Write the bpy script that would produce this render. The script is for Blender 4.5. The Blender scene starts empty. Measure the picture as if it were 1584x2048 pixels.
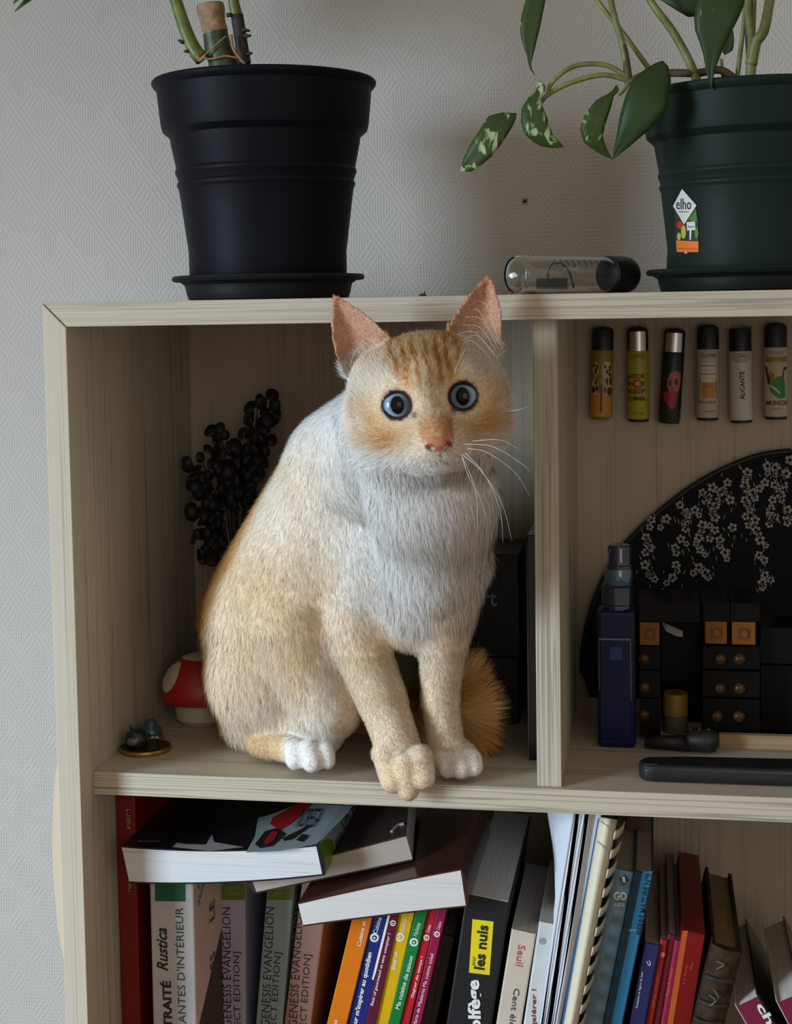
import bpy, bmesh, math, random
import numpy as np
from mathutils import Vector, Matrix
random.seed(7); rng = np.random.default_rng(11)
SC = bpy.context.scene
COL = SC.collection

# ------------------------------------------------------------------ camera
S = 0.9                       # metres from the lens to the front plane of the bookcase
H = 1.24                      # lens height above the floor
F = 3000.76; CX = 792.0; CY = 830.0          # focal length and optical centre in pixels of 1584 x 2048
YAW, PITCH, ROLL = -0.1714, -0.0703, -0.0165
CAM = np.array([0.0, -S, H])
_f = np.array([math.sin(YAW)*math.cos(PITCH), math.cos(YAW)*math.cos(PITCH), math.sin(PITCH)])
_r = np.array([math.cos(YAW), -math.sin(YAW), 0.0]); _u = np.cross(_r, _f)
RGT = _r*math.cos(ROLL)+_u*math.sin(ROLL); UPV = -_r*math.sin(ROLL)+_u*math.cos(ROLL); FWD = _f
cd = bpy.data.cameras.new('camera'); cam = bpy.data.objects.new('camera', cd); COL.objects.link(cam)
cd.sensor_fit = 'HORIZONTAL'; cd.sensor_width = 36.0; cd.lens = F*36.0/1584
cd.shift_x = (792-CX)/1584; cd.shift_y = -(1024-CY)/1584
cd.clip_start = 0.05; cd.clip_end = 50
cam.matrix_world = Matrix(((RGT[0], UPV[0], -FWD[0], CAM[0]), (RGT[1], UPV[1], -FWD[1], CAM[1]), (RGT[2], UPV[2], -FWD[2], CAM[2]), (0, 0, 0, 1)))
SC.camera = cam

# ------------------------------------------------------------------ world, window light, added fill light, exposure
w = bpy.data.worlds.new('world'); SC.world = w; w.use_nodes = True
bg = w.node_tree.nodes['Background']; bg.inputs[0].default_value = (1.0, 0.83, 0.68, 1); bg.inputs[1].default_value = 0.285
ld = bpy.data.lights.new('window_light', 'AREA'); ld.shape = 'RECTANGLE'; ld.size = 0.60; ld.size_y = 1.05
ld.energy = 7.6; ld.color = (0.69, 0.86, 1.0)
lo = bpy.data.objects.new('window_light', ld); COL.objects.link(lo)
lo.location = (-1.88, -1.50, H-0.02)
lo.rotation_euler = (Vector((-0.15, 0.12, H-0.62))-lo.location).to_track_quat('-Z', 'Y').to_euler()
ld.spread = math.radians(64)
l2 = bpy.data.lights.new('front_fill_light', 'AREA'); l2.shape = 'RECTANGLE'; l2.size = 1.1; l2.size_y = 1.3; l2.energy = 4.6; l2.color = (1.0, 0.94, 0.86)  # soft fill lamp added behind the camera to brighten the cat and shelf fronts
o2 = bpy.data.objects.new('front_fill_light', l2); COL.objects.link(o2); o2.location = (0.75, -2.35, H+0.25)
o2.rotation_euler = (Vector((-0.1, 0.1, H-0.2))-o2.location).to_track_quat('-Z', 'Y').to_euler()
vs = SC.view_settings; vs.view_transform = 'Standard'; vs.look = 'None'; vs.gamma = 1.0; vs.use_curve_mapping = False
vs.exposure = 0.34

# ------------------------------------------------------------------ pixel helpers (directions only; depth is given)
def ray(u, v):
    return RGT*((u-CX)/F) - UPV*((v-CY)/F) + FWD
def PX(u, v, Y):                       # on the vertical plane Y
    d = ray(u, v); return CAM + d*((Y-CAM[1])/d[1])
def PZ(u, v, Z):                       # on the horizontal plane Z
    d = ray(u, v); return CAM + d*((Z-CAM[2])/d[2])
def mpp(Y, u=792, v=830):              # metres for one pixel at depth Y
    p = PX(u, v, Y); return float(np.dot(p-CAM, FWD))/F
def V(p): return Vector((float(p[0]), float(p[1]), float(p[2])))
def proj(P):
    q = np.asarray(P)-CAM; z = q@FWD
    return CX+F*(q@RGT)/z, CY-F*(q@UPV)/z

# ------------------------------------------------------------------ materials
MATS = {}
def lin(c):
    return tuple(((x/255)/12.92 if x/255 <= .04045 else ((x/255+.055)/1.055)**2.4) for x in c)
def mat(name, rgb=(0.5, 0.5, 0.5), rough=0.6, spec=0.5, metal=0.0, noise=0.0, nscale=40.0, bump=0.0, bscale=200.0, trans=0.0, coat=0.0):
    if name in MATS: return MATS[name]
    m = bpy.data.materials.new(name); m.use_nodes = True; MATS[name] = m
    nt = m.node_tree; b = nt.nodes['Principled BSDF']
    b.inputs['Base Color'].default_value = (*rgb, 1); b.inputs['Roughness'].default_value = rough
    b.inputs['Specular IOR Level'].default_value = spec; b.inputs['Metallic'].default_value = metal
    b.inputs['Transmission Weight'].default_value = trans; b.inputs['Coat Weight'].default_value = coat
    if noise or bump:
        tc = nt.nodes.new('ShaderNodeTexCoord')
    if noise:
        n = nt.nodes.new('ShaderNodeTexNoise'); n.inputs['Scale'].default_value = nscale; n.inputs['Detail'].default_value = 4
        nt.links.new(tc.outputs['Object'], n.inputs['Vector'])
        r = nt.nodes.new('ShaderNodeMapRange'); r.inputs[1].default_value = .3; r.inputs[2].default_value = .7
        r.inputs[3].default_value = 1-noise; r.inputs[4].default_value = 1+noise
        nt.links.new(n.outputs['Fac'], r.inputs[0])
        mx = nt.nodes.new('ShaderNodeVectorMath'); mx.operation = 'MULTIPLY'; mx.inputs[0].default_value = rgb
        nt.links.new(r.outputs[0], mx.inputs[1]); nt.links.new(mx.outputs[0], b.inputs['Base Color'])
    if bump:
        n = nt.nodes.new('ShaderNodeTexNoise'); n.inputs['Scale'].default_value = bscale; n.inputs['Detail'].default_value = 3
        nt.links.new(tc.outputs['Object'], n.inputs['Vector'])
        bp = nt.nodes.new('ShaderNodeBump'); bp.inputs['Strength'].default_value = bump; bp.inputs['Distance'].default_value = .001
        nt.links.new(n.outputs['Fac'], bp.inputs['Height']); nt.links.new(bp.outputs[0], b.inputs['Normal'])
    return m
def N(nt, t, **kw):
    n = nt.nodes.new(t)
    for k, v_ in kw.items(): setattr(n, k, v_)
    return n
def mth(nt, op, a, b=None, c=None):
    n = nt.nodes.new('ShaderNodeMath'); n.operation = op
    for i, x in enumerate((a, b, c)):
        if x is None: continue
        if isinstance(x, (int, float)): n.inputs[i].default_value = x
        else: nt.links.new(x, n.inputs[i])
    return n.outputs[0]

def wood(name, axis, base=(0.485, 0.428, 0.335), seed=0.0, lines=1.0):
    """pale whitened timber foil: fine grain streaks and a few darker growth lines along one axis"""
    m = bpy.data.materials.new(name); m.use_nodes = True; nt = m.node_tree; b = nt.nodes['Principled BSDF']
    tc = N(nt, 'ShaderNodeTexCoord'); mp = N(nt, 'ShaderNodeMapping')
    sc = [1.0, 1.0, 1.0]; sc['xyz'.index(axis)] = 0.010; mp.inputs['Scale'].default_value = sc; mp.inputs['Location'].default_value = (seed, seed*1.7, seed*.6)
    nt.links.new(tc.outputs['Object'], mp.inputs[0])
    def noi(scale, det, dist=0.0):
        n = N(nt, 'ShaderNodeTexNoise'); n.inputs['Scale'].default_value = scale; n.inputs['Detail'].default_value = det
        n.inputs['Roughness'].default_value = .6; n.inputs['Distortion'].default_value = dist
        nt.links.new(mp.outputs[0], n.inputs['Vector']); return n.outputs['Fac']
    a = noi(620, 3); c = noi(150, 2, .3); d = noi(30, 2)
    # thin dark lines where a mid-frequency noise crosses its middle value
    ln = mth(nt, 'ABSOLUTE', mth(nt, 'SUBTRACT', noi(300, 1.0, .0), .5))
    ln = mth(nt, 'SUBTRACT', 1.0, mth(nt, 'MINIMUM', mth(nt, 'DIVIDE', ln, .055), 1.0))
    ln = mth(nt, 'MULTIPLY', ln, mth(nt, 'MINIMUM', mth(nt, 'MAXIMUM', mth(nt, 'MULTIPLY', mth(nt, 'SUBTRACT', noi(60, 1), .40), 6.0), 0.0), 1.0))
    v = mth(nt, 'ADD', mth(nt, 'MULTIPLY', a, .18), mth(nt, 'ADD', mth(nt, 'MULTIPLY', c, .14), mth(nt, 'MULTIPLY', d, .18)))
    v = mth(nt, 'ADD', v, .76)
    v = mth(nt, 'SUBTRACT', v, mth(nt, 'MULTIPLY', ln, .46*lines))
    mx = N(nt, 'ShaderNodeVectorMath', operation='MULTIPLY'); mx.inputs[0].default_value = base
    nt.links.new(v, mx.inputs[1]); nt.links.new(mx.outputs[0], b.inputs['Base Color'])
    b.inputs['Roughness'].default_value = .55; b.inputs['Specular IOR Level'].default_value = .3
    bp = N(nt, 'ShaderNodeBump'); bp.inputs['Strength'].default_value = .25; bp.inputs['Distance'].default_value = .0006
    nt.links.new(v, bp.inputs['Height']); nt.links.new(bp.outputs[0], b.inputs['Normal'])
    return m
WOOD_X = wood('wood_grain_along_x', 'x'); WOOD_Z = wood('wood_grain_along_z', 'z', seed=3.1)
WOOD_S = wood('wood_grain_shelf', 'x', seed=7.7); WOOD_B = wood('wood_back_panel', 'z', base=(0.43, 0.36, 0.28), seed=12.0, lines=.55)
WOOD_D = wood('wood_grain_divider', 'z', seed=21.4)

def wallpaper():
    m = bpy.data.materials.new('embossed_wallpaper'); m.use_nodes = True; nt = m.node_tree; b = nt.nodes['Principled BSDF']
    tc = N(nt, 'ShaderNodeTexCoord'); sp = N(nt, 'ShaderNodeSeparateXYZ'); nt.links.new(tc.outputs['Object'], sp.inputs[0])
    nz = N(nt, 'ShaderNodeTexNoise'); nz.inputs['Scale'].default_value = 60; nt.links.new(tc.outputs['Object'], nz.inputs['Vector'])
    nf = mth(nt, 'MULTIPLY', mth(nt, 'SUBTRACT', nz.outputs['Fac'], .5), .0022)
    x = mth(nt, 'ADD', sp.outputs['X'], nf); z = mth(nt, 'ADD', sp.outputs['Z'], nf)
    p = mth(nt, 'ADD', x, mth(nt, 'MULTIPLY', z, .70)); q = mth(nt, 'SUBTRACT', x, mth(nt, 'MULTIPLY', z, .70))
    fine = 2*math.pi/.0044; big = 2*math.pi/.037
    f1 = mth(nt, 'SINE', mth(nt, 'MULTIPLY', p, fine)); f2 = mth(nt, 'SINE', mth(nt, 'MULTIPLY', q, fine))
    g1 = mth(nt, 'SINE', mth(nt, 'MULTIPLY', p, big)); g2 = mth(nt, 'SINE', mth(nt, 'MULTIPLY', q, big))
    def sm(a_):                                  # soft switch 0..1
        return mth(nt, 'MINIMUM', mth(nt, 'MAXIMUM', mth(nt, 'ADD', mth(nt, 'MULTIPLY', a_, 3.0), .5), 0.0), 1.0)
    s1 = sm(g1); s2 = sm(g2)
    beads = mth(nt, 'MULTIPLY', f1, f2)
    h = mth(nt, 'ADD', mth(nt, 'MULTIPLY', mth(nt, 'MULTIPLY', s1, s2), beads),
            mth(nt, 'ADD', mth(nt, 'MULTIPLY', mth(nt, 'MULTIPLY', s1, mth(nt, 'SUBTRACT', 1.0, s2)), mth(nt, 'MULTIPLY', mth(nt, 'ADD', f2, beads), .5)),
                mth(nt, 'MULTIPLY', mth(nt, 'SUBTRACT', 1.0, s1), mth(nt, 'ADD', mth(nt, 'MULTIPLY', f1, .55), mth(nt, 'MULTIPLY', beads, .45)))))
    n2 = N(nt, 'ShaderNodeTexNoise'); n2.inputs['Scale'].default_value = 420; n2.inputs['Detail'].default_value = 3
    nt.links.new(tc.outputs['Object'], n2.inputs['Vector'])
    h = mth(nt, 'ADD', h, mth(nt, 'MULTIPLY', n2.outputs['Fac'], 1.6))
    bp = N(nt, 'ShaderNodeBump'); bp.inputs['Strength'].default_value = .52; bp.inputs['Distance'].default_value = .0004
    nt.links.new(h, bp.inputs['Height']); nt.links.new(bp.outputs[0], b.inputs['Normal'])
    b.inputs['Base Color'].default_value = (.475, .460, .430, 1); b.inputs['Roughness'].default_value = .8; b.inputs['Specular IOR Level'].default_value = .2
    return m

# ------------------------------------------------------------------ object helpers
def tag(o, label=None, cat=None, group=None, kind=None):
    if label: o['label'] = label
    if cat: o['category'] = cat
    if group: o['group'] = group
    if kind: o['kind'] = kind
    return o
def empty(name, loc, label, cat, group=None):
    o = bpy.data.objects.new(name, None); o.empty_display_size = .02; COL.objects.link(o); o.location = V(loc)
    return tag(o, label, cat, group)
def mesh(name, verts, faces, m, parent=None, smooth=False, label=None, mi=None):
    """verts in world metres; stored relative to the parent's origin"""
    me = bpy.data.meshes.new(name); off = np.zeros(3)
    q = parent
    while q is not None: off = off+np.array(q.location); q = q.parent
    vv = np.asarray(verts, float)-off
    me.from_pydata(vv.tolist(), [], [list(map(int, f)) for f in faces]); me.update()
    if smooth:
        me.polygons.foreach_set('use_smooth', [True]*len(me.polygons))
    for x in (m if isinstance(m, (list, tuple)) else [m]): me.materials.append(x)
    if mi is not None: me.polygons.foreach_set('material_index', mi)
    o = bpy.data.objects.new(name, me); COL.objects.link(o)
    if parent: o.parent = parent
    if label: o['label'] = label
    return o
def top(name, verts, faces, m, label, cat, loc, group=None, smooth=False, kind=None, mi=None):
    """a thing that is one mesh, origin at loc"""
    o = mesh(name, np.asarray(verts, float)-np.asarray(loc, float), faces, m, None, smooth, None, mi); o.location = V(loc)
    return tag(o, label, cat, group, kind)
def bevel(o, width=.001, seg=2, angle=40):
    md = o.modifiers.new('bevel', 'BEVEL'); md.width = width; md.segments = seg; md.limit_method = 'ANGLE'; md.angle_limit = math.radians(angle)
    return o
BOXF = [(0, 3, 2, 1), (4, 5, 6, 7), (0, 1, 5, 4), (1, 2, 6, 5), (2, 3, 7, 6), (3, 0, 4, 7)]
def boxv(x0, x1, y0, y1, z0, z1):
    return [(x0, y0, z0), (x1, y0, z0), (x1, y1, z0), (x0, y1, z0), (x0, y0, z1), (x1, y0, z1), (x1, y1, z1), (x0, y1, z1)]
class MB:
    def __init__(s): s.v = []; s.f = []; s.mi = []
    def add(s, v, f, mi=0):
        o = len(s.v); s.v += [tuple(map(float, p)) for p in v]; s.f += [tuple(i+o for i in g) for g in f]; s.mi += [mi]*len(f); return s
    def box(s, x0, x1, y0, y1, z0, z1, M=None, mi=0):
        v = boxv(x0, x1, y0, y1, z0, z1)
        if M is not None: v = [tuple(M @ Vector(p)) for p in v]
        return s.add(v, BOXF, mi)
    def lathe(s, prof, n=48, c=(0, 0, 0), M=None, mi=0, closed=False):
        v = []; f = []; k = len(prof)
        for i in range(n):
            a = 2*math.pi*i/n; ca, sa = math.cos(a), math.sin(a)
            for r, z in prof:
                p = Vector((r*ca, r*sa, z)); p = (M @ p) if M is not None else p
                v.append((p[0]+c[0], p[1]+c[1], p[2]+c[2]))
        for i in range(n):
            j = (i+1) % n
            for t in range(k-1 if not closed else k):
                t2 = (t+1) % k
                f.append((i*k+t, j*k+t, j*k+t2, i*k+t2))
        return s.add(v, f, mi)
    def tube(s, path, rad, n=8, mi=0, cap=True):
        P = np.asarray(path, float); k = len(P); rad = np.broadcast_to(rad, (k,)) if np.ndim(rad) == 0 else np.asarray(rad, float)
        T = np.gradient(P, axis=0); T /= np.linalg.norm(T, axis=1)[:, None]+1e-12
        ref = np.array([0.0, 0, 1]) if abs(T[0][2]) < .9 else np.array([1.0, 0, 0])
        v = []; a = np.cross(T[0], ref); a /= np.linalg.norm(a)
        for i in range(k):
            a = a-T[i]*np.dot(a, T[i]); a /= np.linalg.norm(a); b_ = np.cross(T[i], a)
            for j in range(n):
                t = 2*math.pi*j/n; v.append(P[i]+rad[i]*(a*math.cos(t)+b_*math.sin(t)))
        f = [(i*n+j, i*n+(j+1) % n, (i+1)*n+(j+1) % n, (i+1)*n+j) for i in range(k-1) for j in range(n)]
        if cap: f += [tuple(range(n-1, -1, -1)), tuple((k-1)*n+j for j in range(n))]
        return s.add(v, f, mi)
    def ball(s, c, r, n=16, m_=10, mi=0, R=None):
        r = (r, r, r) if np.ndim(r) == 0 else r; v = []; f = []
        for i in range(m_+1):
            th = math.pi*i/m_
            for j in range(n):
                ph = 2*math.pi*j/n; p = Vector((r[0]*math.sin(th)*math.cos(ph), r[1]*math.sin(th)*math.sin(ph), r[2]*math.cos(th)))
                if R is not None: p = R @ p
                v.append((c[0]+p[0], c[1]+p[1], c[2]+p[2]))
        for i in range(m_):
            for j in range(n):
                f.append((i*n+j, (i+1)*n+j, (i+1)*n+(j+1) % n, i*n+(j+1) % n))
        return s.add(v, f, mi)
    def build(s, name, m, parent=None, smooth=False, label=None):
        o = mesh(name, s.v, s.f, m, parent, smooth, label, s.mi if isinstance(m, (list, tuple)) and len(m) > 1 else None)
        return o
def spline(pts, n=24):
    P = np.asarray(pts, float); k = len(P)
    if k < 3: return np.array([P[0]+(P[-1]-P[0])*t for t in np.linspace(0, 1, n)])
    Q = np.vstack([2*P[0]-P[1], P, 2*P[-1]-P[-2]]); out = []
    for t in np.linspace(0, k-1-1e-9, n):
        i = int(t); u = t-i; a, b, c, d = Q[i], Q[i+1], Q[i+2], Q[i+3]
        out.append(.5*((2*b)+(c-a)*u+(2*a-5*b+4*c-d)*u*u+(3*b-a-3*c+d)*u**3))
    return np.array(out)
def autosmooth(o, ang=35):
    me = o.data
    for p in me.polygons: p.use_smooth = True
    bm = bmesh.new(); bm.from_mesh(me)
    for e in bm.edges:
        if len(e.link_faces) == 2 and e.calc_face_angle(0) > math.radians(ang): e.smooth = False
    bm.to_mesh(me); bm.free(); return o
_fc = {}
def text_verts(s, bold=0.0, shear=0.0, space=1.0, res=2):
    key = (s, bold, shear, space)
    if key in _fc: return _fc[key]
    c = bpy.data.curves.new('t', 'FONT'); c.body = s; c.resolution_u = res; c.offset = bold; c.shear = shear; c.space_character = space; c.fill_mode = 'FRONT'
    o = bpy.data.objects.new('t', c); COL.objects.link(o); bpy.context.view_layer.update()
    dg = bpy.context.evaluated_depsgraph_get(); me = bpy.data.meshes.new_from_object(o.evaluated_get(dg))
    vv = np.array([tuple(x.co) for x in me.vertices]); ff = [tuple(p.vertices) for p in me.polygons]
    bpy.data.objects.remove(o); bpy.data.curves.remove(c); bpy.data.meshes.remove(me)
    if len(vv) == 0: vv = np.zeros((0, 3))
    _fc[key] = (vv, ff); return _fc[key]
def lettering(s, org, xd, yd, length, height, m, parent, bold=.012, shear=0.0, lift=.00025, name='lettering', wrap=None):
    """flat letters: box of length x height starting at org, running along xd with yd as up"""
    vv, ff = text_verts(s, bold, shear)
    if len(vv) == 0: return None
    lo_, hi = vv.min(0), vv.max(0); q = (vv-lo_)/(np.maximum(hi-lo_, 1e-6))
    xd = np.asarray(xd, float); yd = np.asarray(yd, float); nn = np.cross(xd, yd); nn /= np.linalg.norm(nn)
    P = np.asarray(org)+q[:, :1]*length*xd+q[:, 1:2]*height*yd+nn*lift
    if wrap: P = wrap(q[:, 0], q[:, 1])
    return mesh(name, P, ff, m, parent)

# ------------------------------------------------------------------ setting
X0, T_, ZT = -.4241*S, .0170*S, H+.0085*S
SREC, DEP, ZS = .0243*S, .2816*S, H-.3343*S
XD, SD = -.0824*S, .0297*S
XIN = X0+T_; XR = XD+T_+.365
ZS2 = ZS-T_-.293
WALL_Y = DEP+.016
WP = wallpaper()
o = mesh('wall_back', boxv(-2.4, 2.4, WALL_Y, WALL_Y+.1, 0, 2.5), BOXF, WP); tag(o, kind='structure')
FL = wood('floor_boards', 'x', base=(.35, .25, .17), seed=5)
o = mesh('floor', boxv(-2.4, 2.4, -3.2, WALL_Y+.1, -.1, 0), BOXF, FL); tag(o, kind='structure')
o = mesh('baseboard_back', boxv(-2.4, 2.4, WALL_Y-.012, WALL_Y, 0, .08), BOXF, mat('white_paint', (.75, .74, .72))); tag(o, kind='structure')

# ------------------------------------------------------------------ bookcase
bc = empty('bookcase', (0, .12, 0), 'pale whitened timber bookcase with mitred top corner, standing against the embossed wall', 'bookcase')
# mitred side panel and top panel
def panel(name, pts, y0, y1, m):
    n = len(pts); v = [(p[0], y0, p[1]) for p in pts]+[(p[0], y1, p[1]) for p in pts]
    f = [tuple(range(n)), tuple(range(2*n-1, n-1, -1))]+[(i, i+n, (i+1) % n+n, (i+1) % n) for i in range(n)]
    o_ = mesh(name, v, f, m, bc); bevel(o_, .0005, 2); return o_
g = .0005
panel('side_panel', [(X0, 0), (XIN, 0), (XIN, ZT-T_-g), (X0, ZT-g)], 0, DEP, WOOD_Z)
panel('top_panel', [(X0+g, ZT), (XIN+g, ZT-T_), (XR-g, ZT-T_), (XR+T_-g, ZT)], 0, DEP, WOOD_X)
panel('side_panel', [(XR, 0), (XR+T_, 0), (XR+T_, ZT-g), (XR, ZT-T_-g)], 0, DEP, WOOD_Z)
for z in (ZS, ZS2, ZS2-T_-.293, .06):
    o = mesh('shelf_board', boxv(XIN, XR, SREC, DEP, z-T_, z), BOXF, WOOD_S, bc); bevel(o, .0005, 2)
o = mesh('divider', boxv(XD, XD+T_, SD, DEP, ZS, ZT-T_), BOXF, WOOD_D, bc); bevel(o, .0005, 2)
mesh('back_panel', boxv(X0+.004, XR+T_-.004, DEP, DEP+.004, .03, ZT-.002), BOXF, WOOD_B, bc)
# edge band peeling off the outer face of the left side panel
ze = [PX(115, y, 0)[2] for y in np.linspace(1530, 1915, 15)]
mb = MB(); k = len(ze)
bl = [.0052*math.sin(math.pi*min(1, max(0, i/(k-1))))**.7+.0001 for i in range(k)]
for i in range(k-1):
    v = []
    for j in (i, i+1):
        v += [(X0-bl[j]-.0003, .0005, ze[j]), (X0+.0002, .0005, ze[j]), (X0+.0002, .055, ze[j]), (X0-bl[j]*.35-.0003, .055, ze[j])]
    mb.add(v, [(0, 4, 5, 1), (1, 5, 6, 2), (2, 6, 7, 3), (3, 7, 4, 0)]+([(0, 1, 2, 3)] if i == 0 else [])+([(4, 7, 6, 5)] if i == k-2 else []))
mb.build('edge_band', mat('edge_band_tape', (.60, .50, .36), .6), bc, label='strip of edge tape peeling away')

# ================================================================== the cat: one continuous body grown from an implicit surface
class Field:
    def __init__(s, lo, hi, h):
        s.h = h; s.lo = np.array(lo, float); n = np.ceil((np.array(hi)-s.lo)/h).astype(int)+1
        s.ax = [(s.lo[i]+h*np.arange(n[i])).astype(np.float32) for i in range(3)]
        s.g = np.full(n, 1.0, np.float32)
    def sub(s, c, R):
        sl = []
        for i in range(3):
            a = max(0, int((c[i]-R[i]-s.lo[i])/s.h)); b = min(len(s.ax[i]), int((c[i]+R[i]-s.lo[i])/s.h)+2)
            sl.append(slice(a, max(a, b)))
        sl = tuple(sl); X = s.ax[0][sl[0]][:, None, None]; Y = s.ax[1][sl[1]][None, :, None]; Z = s.ax[2][sl[2]][None, None, :]
        return sl, X, Y, Z
    def union(s, sl, d, k):
        a = s.g[sl]; hh = np.clip(.5+.5*(a-d)/k, 0, 1); s.g[sl] = a*(1-hh)+d*hh-k*hh*(1-hh)
    def carve(s, sl, d, k):
        a = s.g[sl]; d = -d; hh = np.clip(.5-.5*(a-d)/k, 0, 1); s.g[sl] = a*(1-hh)+d*hh+k*hh*(1-hh)
    def cone(s, a, b, r1, r2, k, carve=False):
        a = np.asarray(a, float); b = np.asarray(b, float); m = max(r1, r2)+k+.012
        lo_ = np.minimum(a, b)-m; hi = np.maximum(a, b)+m
        sl, X, Y, Z = s.sub((lo_+hi)/2, (hi-lo_)/2)
        ba = b-a; L = float(ba@ba)+1e-12
        t = np.clip(((X-a[0])*ba[0]+(Y-a[1])*ba[1]+(Z-a[2])*ba[2])/L, 0, 1)
        d = np.sqrt((X-a[0]-t*ba[0])**2+(Y-a[1]-t*ba[1])**2+(Z-a[2]-t*ba[2])**2)-(r1+(r2-r1)*t)
        (s.carve if carve else s.union)(sl, d.astype(np.float32), k)
    def ell(s, c, r, k, A=None, carve=False):
        """ellipsoid with radii r along the columns of A"""
        c = np.asarray(c, float); m = max(r)+k+.012
        sl, X, Y, Z = s.sub(c, (m, m, m)); dx, dy, dz = X-c[0], Y-c[1], Z-c[2]
        A = np.eye(3) if A is None else A
        q = [(dx*A[0, i]+dy*A[1, i]+dz*A[2, i]) for i in range(3)]
        k0 = np.sqrt(sum((q[i]/r[i])**2 for i in range(3))); k1 = np.sqrt(sum((q[i]/r[i]**2)**2 for i in range(3)))+1e-9
        (s.carve if carve else s.union)(sl, (k0*(k0-1)/k1).astype(np.float32), k)
    def extract(s):
        g = s.g; ins = g < 0; n = g.shape
        cnt = np.zeros((n[0]-1, n[1]-1, n[2]-1), np.int8)
        for i in (0, 1):
            for j in (0, 1):
                for l in (0, 1): cnt += ins[i:n[0]-1+i, j:n[1]-1+j, l:n[2]-1+l]
        act = (cnt > 0) & (cnt < 8); I = np.argwhere(act); idx = np.full(act.shape, -1, np.int32); idx[act] = np.arange(len(I))
        acc = np.zeros((len(I), 3)); num = np.zeros(len(I))
        cor = [(i, j, l) for i in (0, 1) for j in (0, 1) for l in (0, 1)]
        for a in cor:
            for ax in range(3):
                if a[ax]: continue
                b = list(a); b[ax] = 1
                va = g[I[:, 0]+a[0], I[:, 1]+a[1], I[:, 2]+a[2]]; vb = g[I[:, 0]+b[0], I[:, 1]+b[1], I[:, 2]+b[2]]
                cr = (va < 0) != (vb < 0); t = np.where(cr, va/(va-vb+1e-20), 0)
                p = np.array(a, float)[None]+np.eye(3)[ax][None]*t[:, None]
                acc[cr] += p[cr]; num[cr] += 1
        P = s.lo+(I+acc/num[:, None])*s.h
        F_ = []
        for ax in range(3):
            o1, o2 = [(1, 2), (2, 0), (0, 1)][ax]
            sA = [slice(None)]*3; sB = [slice(None)]*3; sA[ax] = slice(0, -1); sB[ax] = slice(1, None)
            ch = ins[tuple(sA)] != ins[tuple(sB)]; E_ = np.argwhere(ch)
            E_ = E_[(E_[:, o1] > 0) & (E_[:, o2] > 0) & (E_[:, o1] < n[o1]-1) & (E_[:, o2] < n[o2]-1)]
            fl = ins[E_[:, 0], E_[:, 1], E_[:, 2]]
            def cell(d1, d2):
                q = E_.copy(); q[:, o1] -= d1; q[:, o2] -= d2; return idx[q[:, 0], q[:, 1], q[:, 2]]
            Q = np.stack([cell(1, 1), cell(0, 1), cell(0, 0), cell(1, 0)], 1)
            Q[~fl] = Q[~fl][:, ::-1]; F_.append(Q)
        return P, np.vstack(F_)

# ---- head frame: origin between the eyes, u to the viewer's right along the eye line, v up, w towards the viewer
HY = -.050; HO = PX(857, 802, HY); HS = mpp(HY)
HW = CAM-HO; HW /= np.linalg.norm(HW)
_hr = np.cross(UPV, HW); _hr /= np.linalg.norm(_hr); _hu = np.cross(HW, _hr)
TH = math.radians(7.5); HU = _hr*math.cos(TH)+_hu*math.sin(TH); HV = np.cross(HW, HU)
_y = math.radians(4); HW, HU = HW*math.cos(_y)+HU*math.sin(_y), HU*math.cos(_y)-HW*math.sin(_y)      # face turned slightly to the viewer's right
HA = np.stack([HU, HV, HW], 1)
def hp(u, v, w_): return HO+(HU*u+HV*v+HW*w_)*HS
def to_head(P): return ((np.asarray(P)-HO)@HA)/HS
lo_ = np.minimum(PX(350, 1620, .14), PX(350, 1620, -.10)); hi_ = np.maximum(PX(1060, 530, .2), PX(1060, 530, -.10))
FD = Field((lo_[0], -.112, ZS-.028), (hi_[0]+.01, .215, ZT+.035), .0017)
def bp_(u, v, Y): return PX(u, v, Y)
def C(a, b, k=14):                       # limb segment: (u, v, Y, radius px) twice
    pa, pb = PX(*a[:3]), PX(*b[:3]); FD.cone(pa, pb, a[3]*mpp(a[2]), b[3]*mpp(b[2]), k*mpp(a[2]))
def E_(u, v, Y, ru, rv, rd, k=14, rot=0.0):
    m_ = mpp(Y); cr, sr = math.cos(rot), math.sin(rot)
    A = np.stack([RGT*cr-UPV*sr, FWD, RGT*sr+UPV*cr], 1)
    FD.ell(PX(u, v, Y), (ru*m_, rd*m_, rv*m_), k*m_, A)
# trunk
C((708, 985, .068, 156), (556, 1238, .105, 158), 30)
C((700, 925, .050, 122), (775, 845, .000, 96), 40)
C((560, 1240, .105, 150), (545, 1370, .115, 128), 30)
C((850, 1010, .040, 122), (825, 1190, .055, 96), 40)
E_(868, 1070, -.006, 108, 155, 92, 70)
E_(867, 1030, -.026, 112, 75, 82, 70)
E_(820, 1215, .052, 62, 85, 60, 40)
C((800, 950, .045, 125), (862, 850, -.012, 92), 40)           # neck
C((745, 930, .020, 108), (800, 850, -.030, 92), 40)
E_(864, 968, -.038, 122, 92, 84, 80)                            # ruff below the chin
# near hind leg
E_(540, 1345, .080, 132, 136, 105, 24)
C((590, 1240, .060, 100), (655, 1410, .050, 74), 14)
C((500, 1440, .085, 58), (640, 1462, .060, 52), 26)
C((520, 1487, .060, 26), (600, 1502, .040, 30), 10)
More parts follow.
